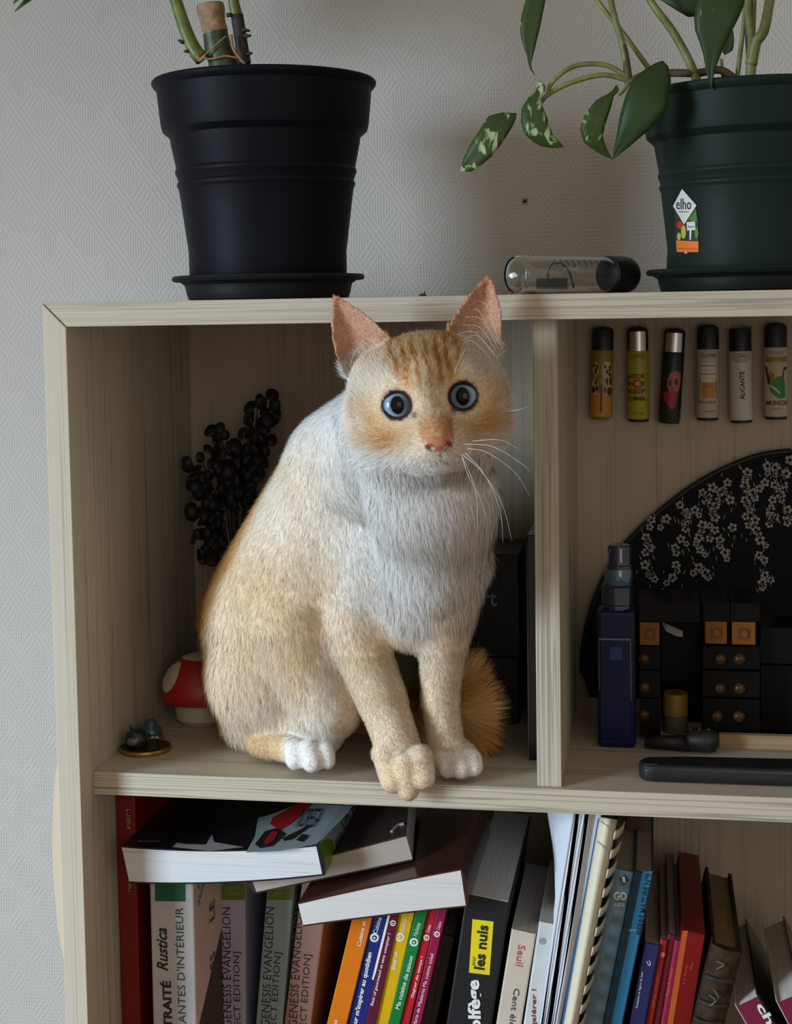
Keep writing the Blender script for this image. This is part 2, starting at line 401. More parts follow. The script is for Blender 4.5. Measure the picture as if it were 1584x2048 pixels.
# fore legs
C((745, 1080, .045, 92), (712, 1262, .050, 60), 36)
C((712, 1262, .050, 60), (764, 1400, .038, 47), 16)
C((764, 1400, .038, 47), (795, 1490, .026, 45), 14)
C((900, 1120, .045, 82), (886, 1272, .052, 50), 34)
C((886, 1272, .052, 50), (880, 1400, .050, 36), 16)
C((880, 1400, .050, 36), (890, 1490, .047, 38), 14)
# tail: from the rump behind the body, round to the far side of the fore paws
C((600, 1400, .150, 55), (760, 1430, .150, 42), 20)
C((760, 1430, .150, 42), (870, 1440, .115, 40), 20)
C((870, 1440, .115, 40), (940, 1410, .090, 38), 20)
C((940, 1410, .090, 38), (930, 1345, .085, 30), 16)
C((940, 1420, .090, 40), (945, 1462, .088, 30), 16)
# paws
def toe(a, b, k=7): C(a, b, k)
E_(612, 1502, .040, 42, 30, 36, 8)
toe((590, 1500, .034, 24), (592, 1519, .029, 22)); toe((618, 1500, .032, 24), (625, 1524, .026, 22)); toe((650, 1500, .034, 20), (655, 1522, .030, 17))
E_(910, 1515, .042, 50, 37, 42, 10)
toe((892, 1520, .036, 22), (896, 1537, .031, 20)); toe((917, 1518, .034, 22), (921, 1537, .027, 21)); toe((943, 1518, .036, 21), (947, 1534, .031, 19))
E_(802, 1512, .020, 46, 34, 34, 10)
toe((771, 1508, .017, 28), (785, 1562, .009, 25), 5); toe((812, 1528, .009, 25), (817, 1580, .009, 22), 5); toe((840, 1516, .012, 28), (847, 1555, .009, 24), 5)
# head
def HE(u, v, w_, ru, rv, rw, k=16, carve=False): FD.ell(hp(u, v, w_), (ru*HS, rv*HS, rw*HS), k*HS, HA, carve)
def HC(a, b, k=10, carve=False): FD.cone(hp(*a[:3]), hp(*b[:3]), a[3]*HS, b[3]*HS, k*HS, carve)
HE(0, 28, -25, 132, 108, 118)
for s_ in (-1, 1): HE(s_*100, 25, -25, 52, 78, 66, 30)          # temples
for s_ in (-1, 1):
    HE(s_*92, -40, -4, 62, 74, 74, 30)
    HE(s_*52, 48, 52, 50, 40, 40, 24)                          # brow
HE(0, -22, 42, 98, 84, 66, 24)
for s_ in (-1, 1): HE(s_*58, -100, 0, 64, 34, 58, 34)           # jaw
HE(0, -124, -6, 86, 36, 58, 44)
HC((0, 45, 78, 42), (0, -62, 120, 27), 18)                     # bridge of the nose
for s_ in (-1, 1): HE(s_*26, -100, 70, 40, 28, 38, 34)         # whisker pads
HE(0, -122, 62, 38, 25, 34, 26)                                # chin
HE(0, -80, 124, 23, 15, 15, 10)                                 # nose leather
for s_ in (-1, 1):
    HC((s_*14, -84, 152, 4.5), (s_*25, -79, 134, 5.5), 2, True)   # nostrils
    ec = np.array([s_*65, 0, 45.0]); ne = to_head(CAM[None])[0]-ec; ne /= np.linalg.norm(ne)
    HC((*(ec+ne*26), 23), (*(ec+ne*95), 32), 5, True)            # eye openings
HC((0, -97, 138, 1.6), (0, -114, 134, 1.6), 2, True)
for s_ in (-1, 1): HC((0, -117, 131, 1.8), (s_*22, -122, 124, 1.8), 2, True)     # mouth line
# ears: cupped triangular shells
def ear(s_):
    c = hp(s_*105, 160, -25); R_ = 130*HS; sl, X, Y, Z = FD.sub(c, (R_, R_, R_))
    dx, dy, dz = X-HO[0], Y-HO[1], Z-HO[2]
    u, v, w_ = [(dx*HA[0, i]+dy*HA[1, i]+dz*HA[2, i])/HS for i in range(3)]
    u = u*s_
    A_, B_, T2 = np.array([156., 62.]), np.array([44., 118.]), np.array([160., 240.])
    def edge(p, q, bul):
        d = q-p; L = np.hypot(*d); nx, ny = d[1]/L, -d[0]/L
        t = ((u-p[0])*d[0]+(v-p[1])*d[1])/L/L
        return (u-p[0])*nx+(v-p[1])*ny-bul*4*np.clip(t, 0, 1)*(1-np.clip(t, 0, 1))
    e1 = edge(A_, T2, 15.0)            # outer edge
    e2 = edge(T2, B_, 9.0)             # inner edge
    e3 = edge(B_, A_, 14.0)
    dt = np.maximum(np.maximum(e1, e2), e3)
    ins_ = np.clip(-np.maximum(e1, e2)/46.0, 0, 1)
    tt = np.clip((v-90)/150, 0, 1)
    w0 = -26-10*tt-(44-20*tt)*ins_*(2-ins_)*.9+14*np.clip((u-60)/100, 0, 1)*(-1)
    d = np.maximum(dt, np.abs(w_-w0)-(8.5-2.5*tt))*HS
    FD.union(sl, d.astype(np.float32), 7*HS)
ear(-1); ear(1)
# nothing of the cat goes into the shelf: keep it out of the board
sl, X, Y, Z = FD.sub((0, .15, ZS-.05), (2, .1345, .0503))
bx = np.maximum(np.maximum((SREC-.0005)-Y, Z-(ZS+.0003)), -1.0)+X*0
FD.carve(sl, bx.astype(np.float32), .001)
sl, X, Y, Z = FD.sub((0, .05, ZT+.06), (2, .0515, .0775))       # nor into the top board
bx = np.maximum(-.0005-Y, (ZT-T_-.0005)-Z)+X*0
FD.carve(sl, bx.astype(np.float32), .001)
CP, CF = FD.extract()
# keep the one connected body
par = np.arange(len(CP))
def relax(P, F__, it, lam):
    e = np.vstack([F__[:, [0, 1]], F__[:, [1, 2]], F__[:, [2, 3]], F__[:, [3, 0]]])
    for _ in range(it):
        s_ = np.zeros_like(P); c_ = np.zeros(len(P)); np.add.at(s_, e[:, 0], P[e[:, 1]]); np.add.at(c_, e[:, 0], 1)
        np.add.at(s_, e[:, 1], P[e[:, 0]]); np.add.at(c_, e[:, 1], 1)
        P = P+lam*(s_/c_[:, None]-P)
    return P
CP = relax(CP, CF, 2, .5)
tri = np.vstack([CF[:, [0, 1, 2]], CF[:, [0, 2, 3]]])
fn = np.cross(CP[tri[:, 1]]-CP[tri[:, 0]], CP[tri[:, 2]]-CP[tri[:, 0]])
VN = np.zeros_like(CP)
for i in range(3): np.add.at(VN, tri[:, i], fn)
VN /= np.linalg.norm(VN, axis=1)[:, None]+1e-20

def sst(x, a, b):
    t = np.clip((x-a)/(b-a), 0, 1); return t*t*(3-2*t)
def gauss(x, y, cx, cy, sx, sy, rot=0.0):
    c_, s_ = math.cos(rot), math.sin(rot); dx, dy = x-cx, y-cy
    return np.exp(-(((dx*c_+dy*s_)/sx)**2+((-dx*s_+dy*c_)/sy)**2))
def vnoise(P, sc, seed=0):
    """smooth value noise"""
    q = np.asarray(P)*sc; i = np.floor(q).astype(int); f = q-i; f = f*f*(3-2*f); out = 0
    for a in (0, 1):
        for b in (0, 1):
            for c in (0, 1):
                h_ = ((i[:, 0]+a)*73856093) ^ ((i[:, 1]+b)*19349663) ^ ((i[:, 2]+c)*83492791) ^ (seed*2654435)
                h_ = ((h_ ^ (h_ >> 13))*1274126177) & 0x7fffffff
                out = out+((h_ % 10007)/10007.0)*(f[:, 0] if a else 1-f[:, 0])*(f[:, 1] if b else 1-f[:, 1])*(f[:, 2] if c else 1-f[:, 2])
    return out
WHITE = np.array([.88, .85, .81]); CREAM = np.array([.87, .69, .49]); TAN = np.array([.72, .50, .28]); ORANGE = np.array([.62, .31, .09])
RUST = np.array([.45, .19, .05]); PINK = np.array([.56, .22, .13]); EARPINK = np.array([.70, .40, .28])
def coat(P, Nn):
    """coat colour, hair length (m), and kind for points on the skin"""
    n = len(P); h = to_head(P); hu_, hv, hw = h[:, 0], h[:, 1], h[:, 2]; au = np.abs(hu_)
    # body coordinates: a frontal map of X and Z laid on the plane Y = .04, in photo pixels
    bu, bv = proj(np.stack([P[:, 0], np.full(n, .04), P[:, 2]], 1))
    ns = vnoise(P, 90, 1)-.5; ns2 = vnoise(P, 300, 2)-.5
    col = np.tile(WHITE, (n, 1)); L = np.full(n, .0065)
    def mixc(c, w_): 
        nonlocal col
        w_ = np.clip(w_, 0, 1)[:, None]; col = col*(1-w_)+np.asarray(c)*w_
    # cream flank and haunch, white chest
    flank = sst(-(bu-705+ns*120), 0, 150)*sst(bv, 1000, 1180)
    mixc(CREAM, .85*flank)
    mixc(CREAM*1.03, .68*sst(-(bu-760), 0, 170)*sst(bv, 820, 950))
    mixc(TAN, .40*gauss(bu, bv, 510, 1170, 75, 80)+.35*gauss(bu, bv, 590, 1270, 40, 90)+.45*gauss(bu, bv, 640, 1250, 40, 130, .3))
    mixc(WHITE, .40*gauss(bu, bv, 600, 1440, 150, 60)*(P[:, 1] < .12)+.3*gauss(bu, bv, 560, 1040, 60, 60))
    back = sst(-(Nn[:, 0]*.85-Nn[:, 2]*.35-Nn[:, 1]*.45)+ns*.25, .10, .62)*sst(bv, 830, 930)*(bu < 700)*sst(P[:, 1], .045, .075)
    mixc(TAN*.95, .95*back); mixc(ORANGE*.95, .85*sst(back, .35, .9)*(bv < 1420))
    L = np.where(bv > 900, .0075, L)
    # fore legs
    leg = sst(bv+ns*90, 1130, 1290)*sst(bu, 655, 700)*(P[:, 1] < .075)
    mixc(CREAM*.97, .9*leg); mixc(TAN, leg*(.55*gauss(bu, bv, 760, 1290, 60, 40)+.35*gauss(bu, bv, 760, 1385, 90, 16)+.4*gauss(bu, bv, 900, 1270, 60, 45)+.25*gauss(bu, bv, 885, 1400, 60, 14)))
    mixc(WHITE, gauss(bu, bv, 835, 1230, 42, 75)*(bv < 1330))
    L = np.where(leg > .4, np.clip(.0085-.005*(bv-1200)/200, .0035, .009), L)
    chest = sst(bu, 740, 830)*sst(-bv, -1290, -1180)*(bv > 940); L = np.where(chest > .3, .0115, L)
    hauch = (bv > 1250) & (bu < 740) & (leg < .3); L = np.where(hauch, .0100, L)
    # paws
    pr = sst(bv, 1484, 1506)*(bu > 858)*(P[:, 1] < .064); mixc(WHITE*1.03, pr*sst(bu, 866, 890))
    ph = (bv > 1462)*(bu > 535)*(bu < 690)*(P[:, 1] < .064); mixc(TAN*1.02, sst(bv, 1468, 1486)*(bu > 475)*(bu < 690)*(P[:, 1] < .075)); mixc(WHITE*1.03, ph*sst(bu, 552, 590))
    pl = (bv > 1490)*(bu > 735)*(bu <= 868)*(P[:, 1] < .05); mixc(TAN*.9+CREAM*.1, .45*pl)
    L = np.where((bv > 1468) & (bu > 480) & (bu < 560) & (P[:, 1] < .078), .0040, L); L = np.where((pr > .2) | (ph.astype(bool) & (bv > 1472)) | pl.astype(bool), .0018, L)
    # tail
    tl = (P[:, 1] > .074)*(bv > 1300)*(bu > 700)*1.0; tl = np.maximum(tl, (P[:, 1] > .130)*(bv > 1340)*1.0)
    st_ = .5+.5*np.sin((bv*1.0+bu*.3)/16.0); mixc(np.array([.72, .37, .12]), tl); mixc(np.array([.86, .60, .34]), tl*.5*st_); mixc(ORANGE, tl*.6*(1-st_))
    L = np.where(tl > .5, .020, L)
    # ---------------- head
    hd = sst(np.sqrt((hu_/185)**2+((hv-20)/195)**2+(hw/190)**2)*-1, -1.12, -.98)*(hv > -165)
    mixc(WHITE*.98, hd)
    f = hd*(hw > -90)
    mixc(CREAM, f*.72*sst(hv, -95, -50)*sst(-au, -185, -110)); mixc(TAN, f*.22*sst(hv, -90, -50)*sst(-au, -150, -90)); mixc(np.array([.80, .71, .62]), f*.7*gauss(au, hv, 100, 60, 45, 40))
    crown = f*sst(hv, 2, 50)*sst(-(au-np.clip((hv-10)*.75, 0, 50)), -36, -10)
    mixc(TAN, .92*crown); mixc(CREAM, f*.5*sst(hv, 125, 150)*sst(-au, -70, -40))
    stripe = np.cos((hu_*(1-.0016*(hv-60))+ns2*14)/3.1)
    mixc(ORANGE, crown*sst(stripe, .0, .9)*.95*sst(-hv, -140, -100)); mixc(RUST, crown*sst(stripe, .1, .9)*.85*sst(-hv, -130, -90)); mixc(CREAM, crown*sst(-stripe, .4, 1)*.45)
    mixc(ORANGE, f*.8*gauss(au, hv, 44, 38, 8, 22, -.25))
    mixc(ORANGE*1.08, f*(1.0*gauss(au, hv, 92, -60, 42, 24, .35)+.6*gauss(au, hv, 118, -18, 30, 15, .5)))
    mixc(TAN, f*.6*gauss(au, hv, 128, 10, 24, 20)+f*.5*gauss(au, hv, 66, -62, 60, 26))
    mixc(np.array([.52, .34, .22]), f*.85*sst(-au, -30, -10)*sst(hv, -50, -20)*sst(-hv, -60, -28)*(.6+.5*sst(np.cos((hu_+ns2*12)/4.3), -.2, .6)))
    mixc(np.array([.58, .29, .13]), f*.95*sst(-au, -38, -20)*sst(-hv, 22, 46)*sst(hv, -88, -70)*(hw > 70))
    mixc(TAN, f*.50*gauss(au, hv, 45, -92, 40, 14)); mixc(np.array([.80, .66, .55]), f*.6*gauss(au, hv, 25, -104, 40, 14)); mixc(WHITE*.95, f*.85*sst(-hv, 108, 130))
    mixc(np.array([.74, .52, .42]), f*.25*gauss(au, hv, 18, -116, 26, 12))
    nose = f*sst(-(au-np.clip((hv+101)*.95, 3, 23)), -3, 1)*(hv > -100)*(hv < -70)*(hw > 112); nose = np.maximum(nose, f*sst(-au, -9, -5)*(hv < -78)*(hv > -100)*(hw > 125))
    mixc(PINK, nose)
    mixc(np.array([.25, .08, .05]), f*(np.minimum(np.hypot(au-17, (hv+85)*1.2), 99) < 6.5)*(hw > 118))
    mixc(np.array([.50, .34, .28]), f*(np.abs(hv+117.5+au*.2) < 2.0)*(au < 18)*(hw > 100)); mixc(np.array([.5, .3, .24]), f*(au < 2.6)*(hv < -96)*(hv > -117)*(hw > 110))
    # eyes: dark rims
    q_ = to_head(CAM[None])[0]; rx_, ry_ = q_[0]/q_[2], q_[1]/q_[2]; er = np.minimum(np.hypot(hu_+65-rx_*(hw-45), hv-ry_*(hw-45)), np.hypot(hu_-65-rx_*(hw-45), hv-ry_*(hw-45))); mixc(np.array([.62, .44, .34]), f*.5*sst(-er, -42, -34)*(hw > 30)); mixc(TAN, f*.35*sst(-er, -62, -40)*(hw > 20)); rim = f*sst(-er, -33.0, -30.0)*(hw > 40); mixc(np.array([.045, .02, .02]), rim)
    mixc(np.array([.10, .05, .04]), f*.9*gauss(au, hv, 37, -24, 7, 7, .6)*(hw > 40))
    # ears
    vl = 142-.44*(au-53); ea = sst(hv-vl, -7, 7)*sst(au, 48, 58)*(hw < 25)*(au < 260)*(hv < 300)*(P[:, 1] < .02)
    front = (Nn@HW > .05)
    ea = ea*np.where(hv < 128+(au-60)*-.35, 0, 1) if False else ea
    mixc(ORANGE*.85+TAN*.15, ea*(~front)); mixc(EARPINK*.9, ea*front)
    mixc(RUST*1.2, ea*front*sst(hv, 195, 240)*.45); mixc(PINK*.85, ea*front*gauss(au, hv, 140, 100, 22, 28)*.7)
    mixc(RUST*1.1, hd*.9*gauss(au, hv, 56, 128, 16, 12, -.4)*(hw > -70))
    # lengths on the head
    Lh = .0065+.006*sst(au, 95, 150)*sst(-hv, -60, 20)-.0035*sst(-np.hypot(au, hv+85), -70, -30)
    Lh = np.where((hv < -85) & (hw > 58) & (au < 62), np.minimum(Lh, .0030), Lh); Lh = np.where((hv < -108) & ((hw <= 58) | (hv < -138)), .0105, Lh); Lh = np.where(ea > .4, .0018, Lh); Lh = np.where(hw < -60, .010, Lh)
    L = np.where(hd > .5, Lh, L); L = np.where(ea > .5, .0018, L)
    L = np.where((nose > .3) | (rim > .5), 0.0, L); L = np.where((er < 80) & (hw > 20) & (hd > .5), np.minimum(L, .0012+.0050*sst(er, 32, 80)), L)
    col *= (1+.10*ns+.07*ns2)[:, None]
    return np.clip(col, 0, 1), L, dict(hd=hd, ea=ea, leg=leg, bu=bu, bv=bv, h=h, tl=tl, front=front, chest=chest)
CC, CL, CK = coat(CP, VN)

mcat = bpy.data.materials.new('cat_skin'); mcat.use_nodes = True; nt = mcat.node_tree; b_ = nt.nodes['Principled BSDF']
at = N(nt, 'ShaderNodeAttribute', attribute_name='coat'); nt.links.new(at.outputs['Color'], b_.inputs['Base Color'])
b_.inputs['Roughness'].default_value = .75; b_.inputs['Specular IOR Level'].default_value = .2
CATLOC = np.array([PX(700, 1500, .06)[0], .07, ZS])
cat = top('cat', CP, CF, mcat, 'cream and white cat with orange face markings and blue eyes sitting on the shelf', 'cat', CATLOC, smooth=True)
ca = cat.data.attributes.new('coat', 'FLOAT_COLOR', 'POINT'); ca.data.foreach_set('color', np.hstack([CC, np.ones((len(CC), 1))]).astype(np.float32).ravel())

# ---- eyes
def eye_mat():
    m = bpy.data.materials.new('blue_eye'); m.use_nodes = True; nt = m.node_tree; b = nt.nodes['Principled BSDF']
    tc = N(nt, 'ShaderNodeTexCoord'); sp = N(nt, 'ShaderNodeSeparateXYZ'); nt.links.new(tc.outputs['Object'], sp.inputs[0])
    x = mth(nt, 'DIVIDE', sp.outputs['X'], HS); y = mth(nt, 'DIVIDE', sp.outputs['Y'], HS)
    rp = mth(nt, 'SQRT', mth(nt, 'ADD', mth(nt, 'POWER', mth(nt, 'ABSOLUTE', mth(nt, 'MULTIPLY', x, 1.38)), 2.0), mth(nt, 'POWER', mth(nt, 'ABSOLUTE', y), 2.0)))
    rr = mth(nt, 'SQRT', mth(nt, 'ADD', mth(nt, 'POWER', mth(nt, 'ABSOLUTE', x), 2.0), mth(nt, 'POWER', mth(nt, 'ABSOLUTE', y), 2.0)))
    nz = N(nt, 'ShaderNodeTexNoise'); nz.inputs['Scale'].default_value = 900; nt.links.new(tc.outputs['Object'], nz.inputs[0])
    cr = N(nt, 'ShaderNodeValToRGB'); nt.links.new(mth(nt, 'DIVIDE', mth(nt, 'ADD', rr, mth(nt, 'MULTIPLY', mth(nt, 'SUBTRACT', nz.outputs['Fac'], .5), 3.0)), 40.0), cr.inputs[0])
    e = cr.color_ramp.elements; e[0].position = .30; e[0].color = (.05, .10, .17, 1); e[1].position = .78; e[1].color = (.010, .008, .012, 1)
    for p_, c_ in ((.44, (.20, .32, .42, 1)), (.56, (.27, .40, .50, 1)), (.66, (.09, .16, .24, 1))):
        x_ = e.new(p_); x_.color = c_
    mx = N(nt, 'ShaderNodeMix', data_type='RGBA')
    nt.links.new(mth(nt, 'MINIMUM', mth(nt, 'MAXIMUM', mth(nt, 'DIVIDE', mth(nt, 'SUBTRACT', rp, 16.5), 3.0), 0.0), 1.0), mx.inputs[0])
    mx.inputs[6].default_value = (.004, .004, .006, 1); nt.links.new(cr.outputs[0], mx.inputs[7])
    nt.links.new(mx.outputs[2], b.inputs['Base Color']); b.inputs['Roughness'].default_value = .06; b.inputs['Specular IOR Level'].default_value = .28
    return m
EM = eye_mat()
for s_ in (-1, 1):
    c = hp(s_*65, 0, 45); me_ = MB().ball((0, 0, 0), 37*HS, 40, 28); v_ = np.array(me_.v)
    gz = CAM-c; gz /= np.linalg.norm(gz); gx = np.cross(HV, gz); gx /= np.linalg.norm(gx); gy = np.cross(gz, gx)
    o = mesh('eye', v_, me_.f, EM, None, True); o.parent = cat
    o.matrix_local = Matrix.Translation(V(c-CATLOC)) @ Matrix(np.stack([gx, gy, gz], 1).tolist()).to_4x4()
    o['label'] = 'round pale blue eye with dark pupil'

# ---- fur: one mesh of tapered strands lying along the coat
NH = 300000
area = np.linalg.norm(fn, axis=1)*.5; cen = CP[tri].mean(1); fnn = fn/(np.linalg.norm(fn, axis=1)[:, None]+1e-20)
tocam = CAM-cen; tocam /= np.linalg.norm(tocam, axis=1)[:, None]
hc = to_head(cen); near = (np.abs(hc[:, 0]) < 190) & (hc[:, 1] > -170) & (hc[:, 1] < 250)
wgt = area*np.where((fnn*tocam).sum(1) > -.25, 1.0, .22)*np.where(near, 2.6, 1.0)
shrt = CL[tri].mean(1); wgt = wgt*np.where((shrt < .006) & ~near, 2.2, 1.0)*np.where((cen[:, 2] < ZS+.0015) & (cen[:, 1] > SREC+.002), 0.05, 1.0)
pick = rng.choice(len(tri), NH, p=wgt/wgt.sum())
r1 = np.sqrt(rng.random(NH)); r2 = rng.random(NH); bc_ = np.stack([1-r1, r1*(1-r2), r1*r2], 1)
R0 = (CP[tri[pick]]*bc_[:, :, None]).sum(1); RN = (VN[tri[pick]]*bc_[:, :, None]).sum(1); RN /= np.linalg.norm(RN, axis=1)[:, None]
HCc, HL, HK = coat(R0, RN)
bu, bv, hh = HK['bu'], HK['bv'], HK['h']
# direction the coat lies in
flow = np.tile(np.array([0.0, .10, -1.0]), (NH, 1))
flow += (np.array([-.45, .2, 0]))[None]*(sst(-bu, -760, -560)*sst(-bv, -1250, -1050))[:, None]
flow += np.array([.25, -.1, 0])[None]*(HK['chest'])[:, None]*((bu-850)/100)[:, None]
hsel = (HK['hd'] > .5) & ((hh[:, 1] > -112) | ((hh[:, 2] > 58) & (hh[:, 1] > -136)))
rad = HU[None]*(hh[:, :1]*1.0)+HV[None]*((hh[:, 1:2]+78)*1.0)-HW[None]*60.0
rad /= np.linalg.norm(rad, axis=1)[:, None]+1e-9
flow = np.where(hsel[:, None], rad, flow)
er_ = HK['ea'] > .5; flow = np.where(er_[:, None], HV[None]*1.0+HU[None]*np.sign(hh[:, :1])*.3, flow)
tl_ = HK['tl'] > .5; flow = np.where(tl_[:, None], np.array([.75, -.1, .55])[None]+np.stack([np.zeros(NH), np.zeros(NH), (1420-bv)/60.0], 1)*.6, flow)
flow /= np.linalg.norm(flow, axis=1)[:, None]
tang = flow-RN*(flow*RN).sum(1)[:, None]; tang /= np.linalg.norm(tang, axis=1)[:, None]+1e-6
lift = np.where(hsel, .20, .14); lift = np.where(er_, .15, lift); lift = np.where(tl_, .6, lift); lift = np.where(HL < .005, .2, lift)
d0 = tang+RN*lift[:, None]+rng.normal(0, .16, (NH, 3)); d0 /= np.linalg.norm(d0, axis=1)[:, None]
Ln = HL*rng.uniform(.6, 1.15, NH)
tip = R0+d0*Ln[:, None]; tip[:, 2] -= Ln*.18*(Ln > .01)
# clumps
cs = np.where(HL > .009, .0060, .0042); key = np.floor(R0/cs[:, None]+rng.normal(0, .22, (NH, 3))).astype(np.int64)
kk = key[:, 0]*73856093 ^ key[:, 1]*19349663 ^ key[:, 2]*83492791
_, inv = np.unique(kk, return_inverse=True); cn = np.bincount(inv).astype(float)
ct = np.stack([np.bincount(inv, tip[:, i]) for i in range(3)], 1)/cn[:, None]; jit = rng.normal(0, 1, ct.shape)*.0009
ct = (ct+jit)[inv]; cw = np.where(HL > .019, .6, np.where(HL > .0095, .28, np.where(HL > .0062, .12, .03)))*rng.uniform(.5, 1.1, NH)
near_ct = np.linalg.norm(ct-tip, axis=1) < .012
tip = np.where(near_ct[:, None], tip*(1-cw[:, None])+ct*cw[:, None], tip)
mid = R0+d0*Ln[:, None]*.5+RN*Ln[:, None]*.05; mid = mid*.65+(R0+tip)*.5*.35
ok = HL > .0005
# keep strands out of the shelf board
for q in (mid, tip): q[:, 2] = np.where((q[:, 1] > SREC) & (q[:, 2] < ZS+.0004), ZS+.0004, q[:, 2])
R0, RN, mid, tip, HCc, Ln, tang = [a[ok] for a in (R0, RN, mid, tip, HCc, Ln, tang)]; n = len(R0)
dd = tip-R0; side = np.cross(dd, RN+rng.normal(0, .35, (n, 3))); side /= np.linalg.norm(side, axis=1)[:, None]+1e-9
wd = (np.where(Ln > .009, .00016, .00012)*rng.uniform(.7, 1.25, n))[:, None]
FV = np.empty((n, 5, 3)); FV[:, 0] = R0-side*wd*.8-RN*.0004; FV[:, 1] = R0+side*wd*.8-RN*.0004; FV[:, 2] = mid-side*wd; FV[:, 3] = mid+side*wd; FV[:, 4] = tip
bi = np.arange(n)*5
FQ = np.empty((n, 7), np.int32); FQ[:, 0:4] = np.stack([bi, bi+1, bi+3, bi+2], 1); FQ[:, 4:7] = np.stack([bi+2, bi+3, bi+4], 1)
me = bpy.data.meshes.new('fur'); me.vertices.add(n*5); me.vertices.foreach_set('co', (FV-CATLOC).astype(np.float32).ravel())
me.loops.add(n*7); me.loops.foreach_set('vertex_index', FQ.ravel()); me.polygons.add(n*2)
ls = np.empty((n, 2), np.int32); ls[:, 0] = np.arange(n)*7; ls[:, 1] = ls[:, 0]+4
me.polygons.foreach_set('loop_start', ls.ravel()); me.update(calc_edges=True)
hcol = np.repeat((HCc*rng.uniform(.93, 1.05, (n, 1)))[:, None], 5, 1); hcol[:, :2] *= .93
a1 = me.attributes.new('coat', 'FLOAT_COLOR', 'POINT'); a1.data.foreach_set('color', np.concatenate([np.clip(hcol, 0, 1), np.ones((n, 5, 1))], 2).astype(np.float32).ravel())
nr = RN*1.0+rng.normal(0, .09, (n, 3))+d0[ok]*.15; nr /= np.linalg.norm(nr, axis=1)[:, None]
a2 = me.attributes.new('lie', 'FLOAT_VECTOR', 'POINT'); a2.data.foreach_set('vector', np.repeat(nr[:, None], 5, 1).astype(np.float32).ravel())
mf = bpy.data.materials.new('cat_fur'); mf.use_nodes = True; nt = mf.node_tree; nt.nodes.remove(nt.nodes['Principled BSDF'])
out = nt.nodes['Material Output']; at = N(nt, 'ShaderNodeAttribute', attribute_name='coat'); an = N(nt, 'ShaderNodeAttribute', attribute_name='lie')
df = N(nt, 'ShaderNodeBsdfDiffuse'); tr = N(nt, 'ShaderNodeBsdfTranslucent'); mx = N(nt, 'ShaderNodeMixShader'); mx.inputs[0].default_value = .15
for s_ in (df, tr): nt.links.new(at.outputs['Color'], s_.inputs['Color']); nt.links.new(an.outputs['Vector'], s_.inputs['Normal'])
nt.links.new(df.outputs[0], mx.inputs[1]); nt.links.new(tr.outputs[0], mx.inputs[2]); tp = N(nt, 'ShaderNodeBsdfTransparent'); m2 = N(nt, 'ShaderNodeMixShader'); m2.inputs[0].default_value = .30
nt.links.new(mx.outputs[0], m2.inputs[1]); nt.links.new(tp.outputs[0], m2.inputs[2]); nt.links.new(m2.outputs[0], out.inputs['Surface'])
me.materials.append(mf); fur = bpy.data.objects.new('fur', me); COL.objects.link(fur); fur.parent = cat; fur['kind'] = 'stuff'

# ---- whiskers
WK = mat('whisker', (.85, .83, .80), .4)
def whisker(pts, r=.00014):
    P_ = spline([PX(*p) for p in pts], 12); MB().tube(P_, np.linspace(r, r*.25, 12), 5).build('whisker', WK, cat, True)
Yn = -.085
for pts in (((928, 888, Yn+.004), (985, 893, Yn), (1040, 925, Yn-.004), (1062, 944, Yn-.006)), ((935, 897, Yn+.004), (975, 905, Yn), (1030, 945, Yn), (1060, 992, Yn)),
            ((930, 905, Yn+.004), (970, 950, Yn), (1000, 1020, Yn), (1006, 1085, Yn)), ((926, 910, Yn+.004), (965, 945, Yn), (1005, 1010, Yn), (1024, 1082, Yn)),
            ((925, 915, Yn+.004), (945, 960, Yn), (955, 1010, Yn), (955, 1060, Yn)), ((945, 882, Yn+.004), (1000, 880, Yn), (1040, 900, Yn)),
            ((922, 908, Yn+.004), (936, 950, Yn), (962, 1000, Yn), (975, 1045, Yn)), ((1012, 822, Yn+.03), (1035, 820, Yn+.02), (1058, 812, Yn+.02)),
            ((830, 905, Yn+.004), (800, 935, Yn), (775, 985, Yn+.005), (768, 1020, Yn+.01)), ((822, 900, Yn+.004), (775, 920, Yn), (730, 965, Yn+.005)),
            ((825, 896, Yn+.004), (770, 900, Yn), (715, 925, Yn+.005)), ((826, 890, Yn+.004), (770, 885, Yn), (720, 895, Yn+.006)), ((835, 908, Yn+.004), (820, 945, Yn), (808, 985, Yn+.004)),
            ((868, 775, Yn+.02), (862, 735, Yn+.0), (842, 690, Yn)), ((905, 765, Yn+.02), (915, 730, Yn), (935, 690, Yn))):
    whisker(pts)
# long hairs inside the ears
EH = mat('ear_hair', (.80, .70, .62), .6)
for (a, b, c) in (((1000, 690), (960, 625), (945, 618)), ((998, 700), (965, 640), (930, 634)), ((995, 705), (960, 655), (925, 650)), ((993, 712), (950, 665), (915, 668)), ((992, 715), (955, 672), (922, 682)),
                  ((985, 722), (945, 682), (918, 694)), ((998, 682), (975, 615), (955, 600)), ((975, 735), (950, 700), (920, 705)), ((705, 745), (725, 705), (762, 698)), ((712, 738), (735, 712), (770, 708)), ((700, 735), (712, 700), (745, 690))):
    yy = HY-.002
    P_ = spline([PX(a[0], a[1], yy), PX(b[0], b[1], yy-.004), PX(c[0], c[1], yy-.001)], 10); MB().tube(P_, np.linspace(.00014, .00005, 10), 5).build('ear_tuft', EH, cat, True)

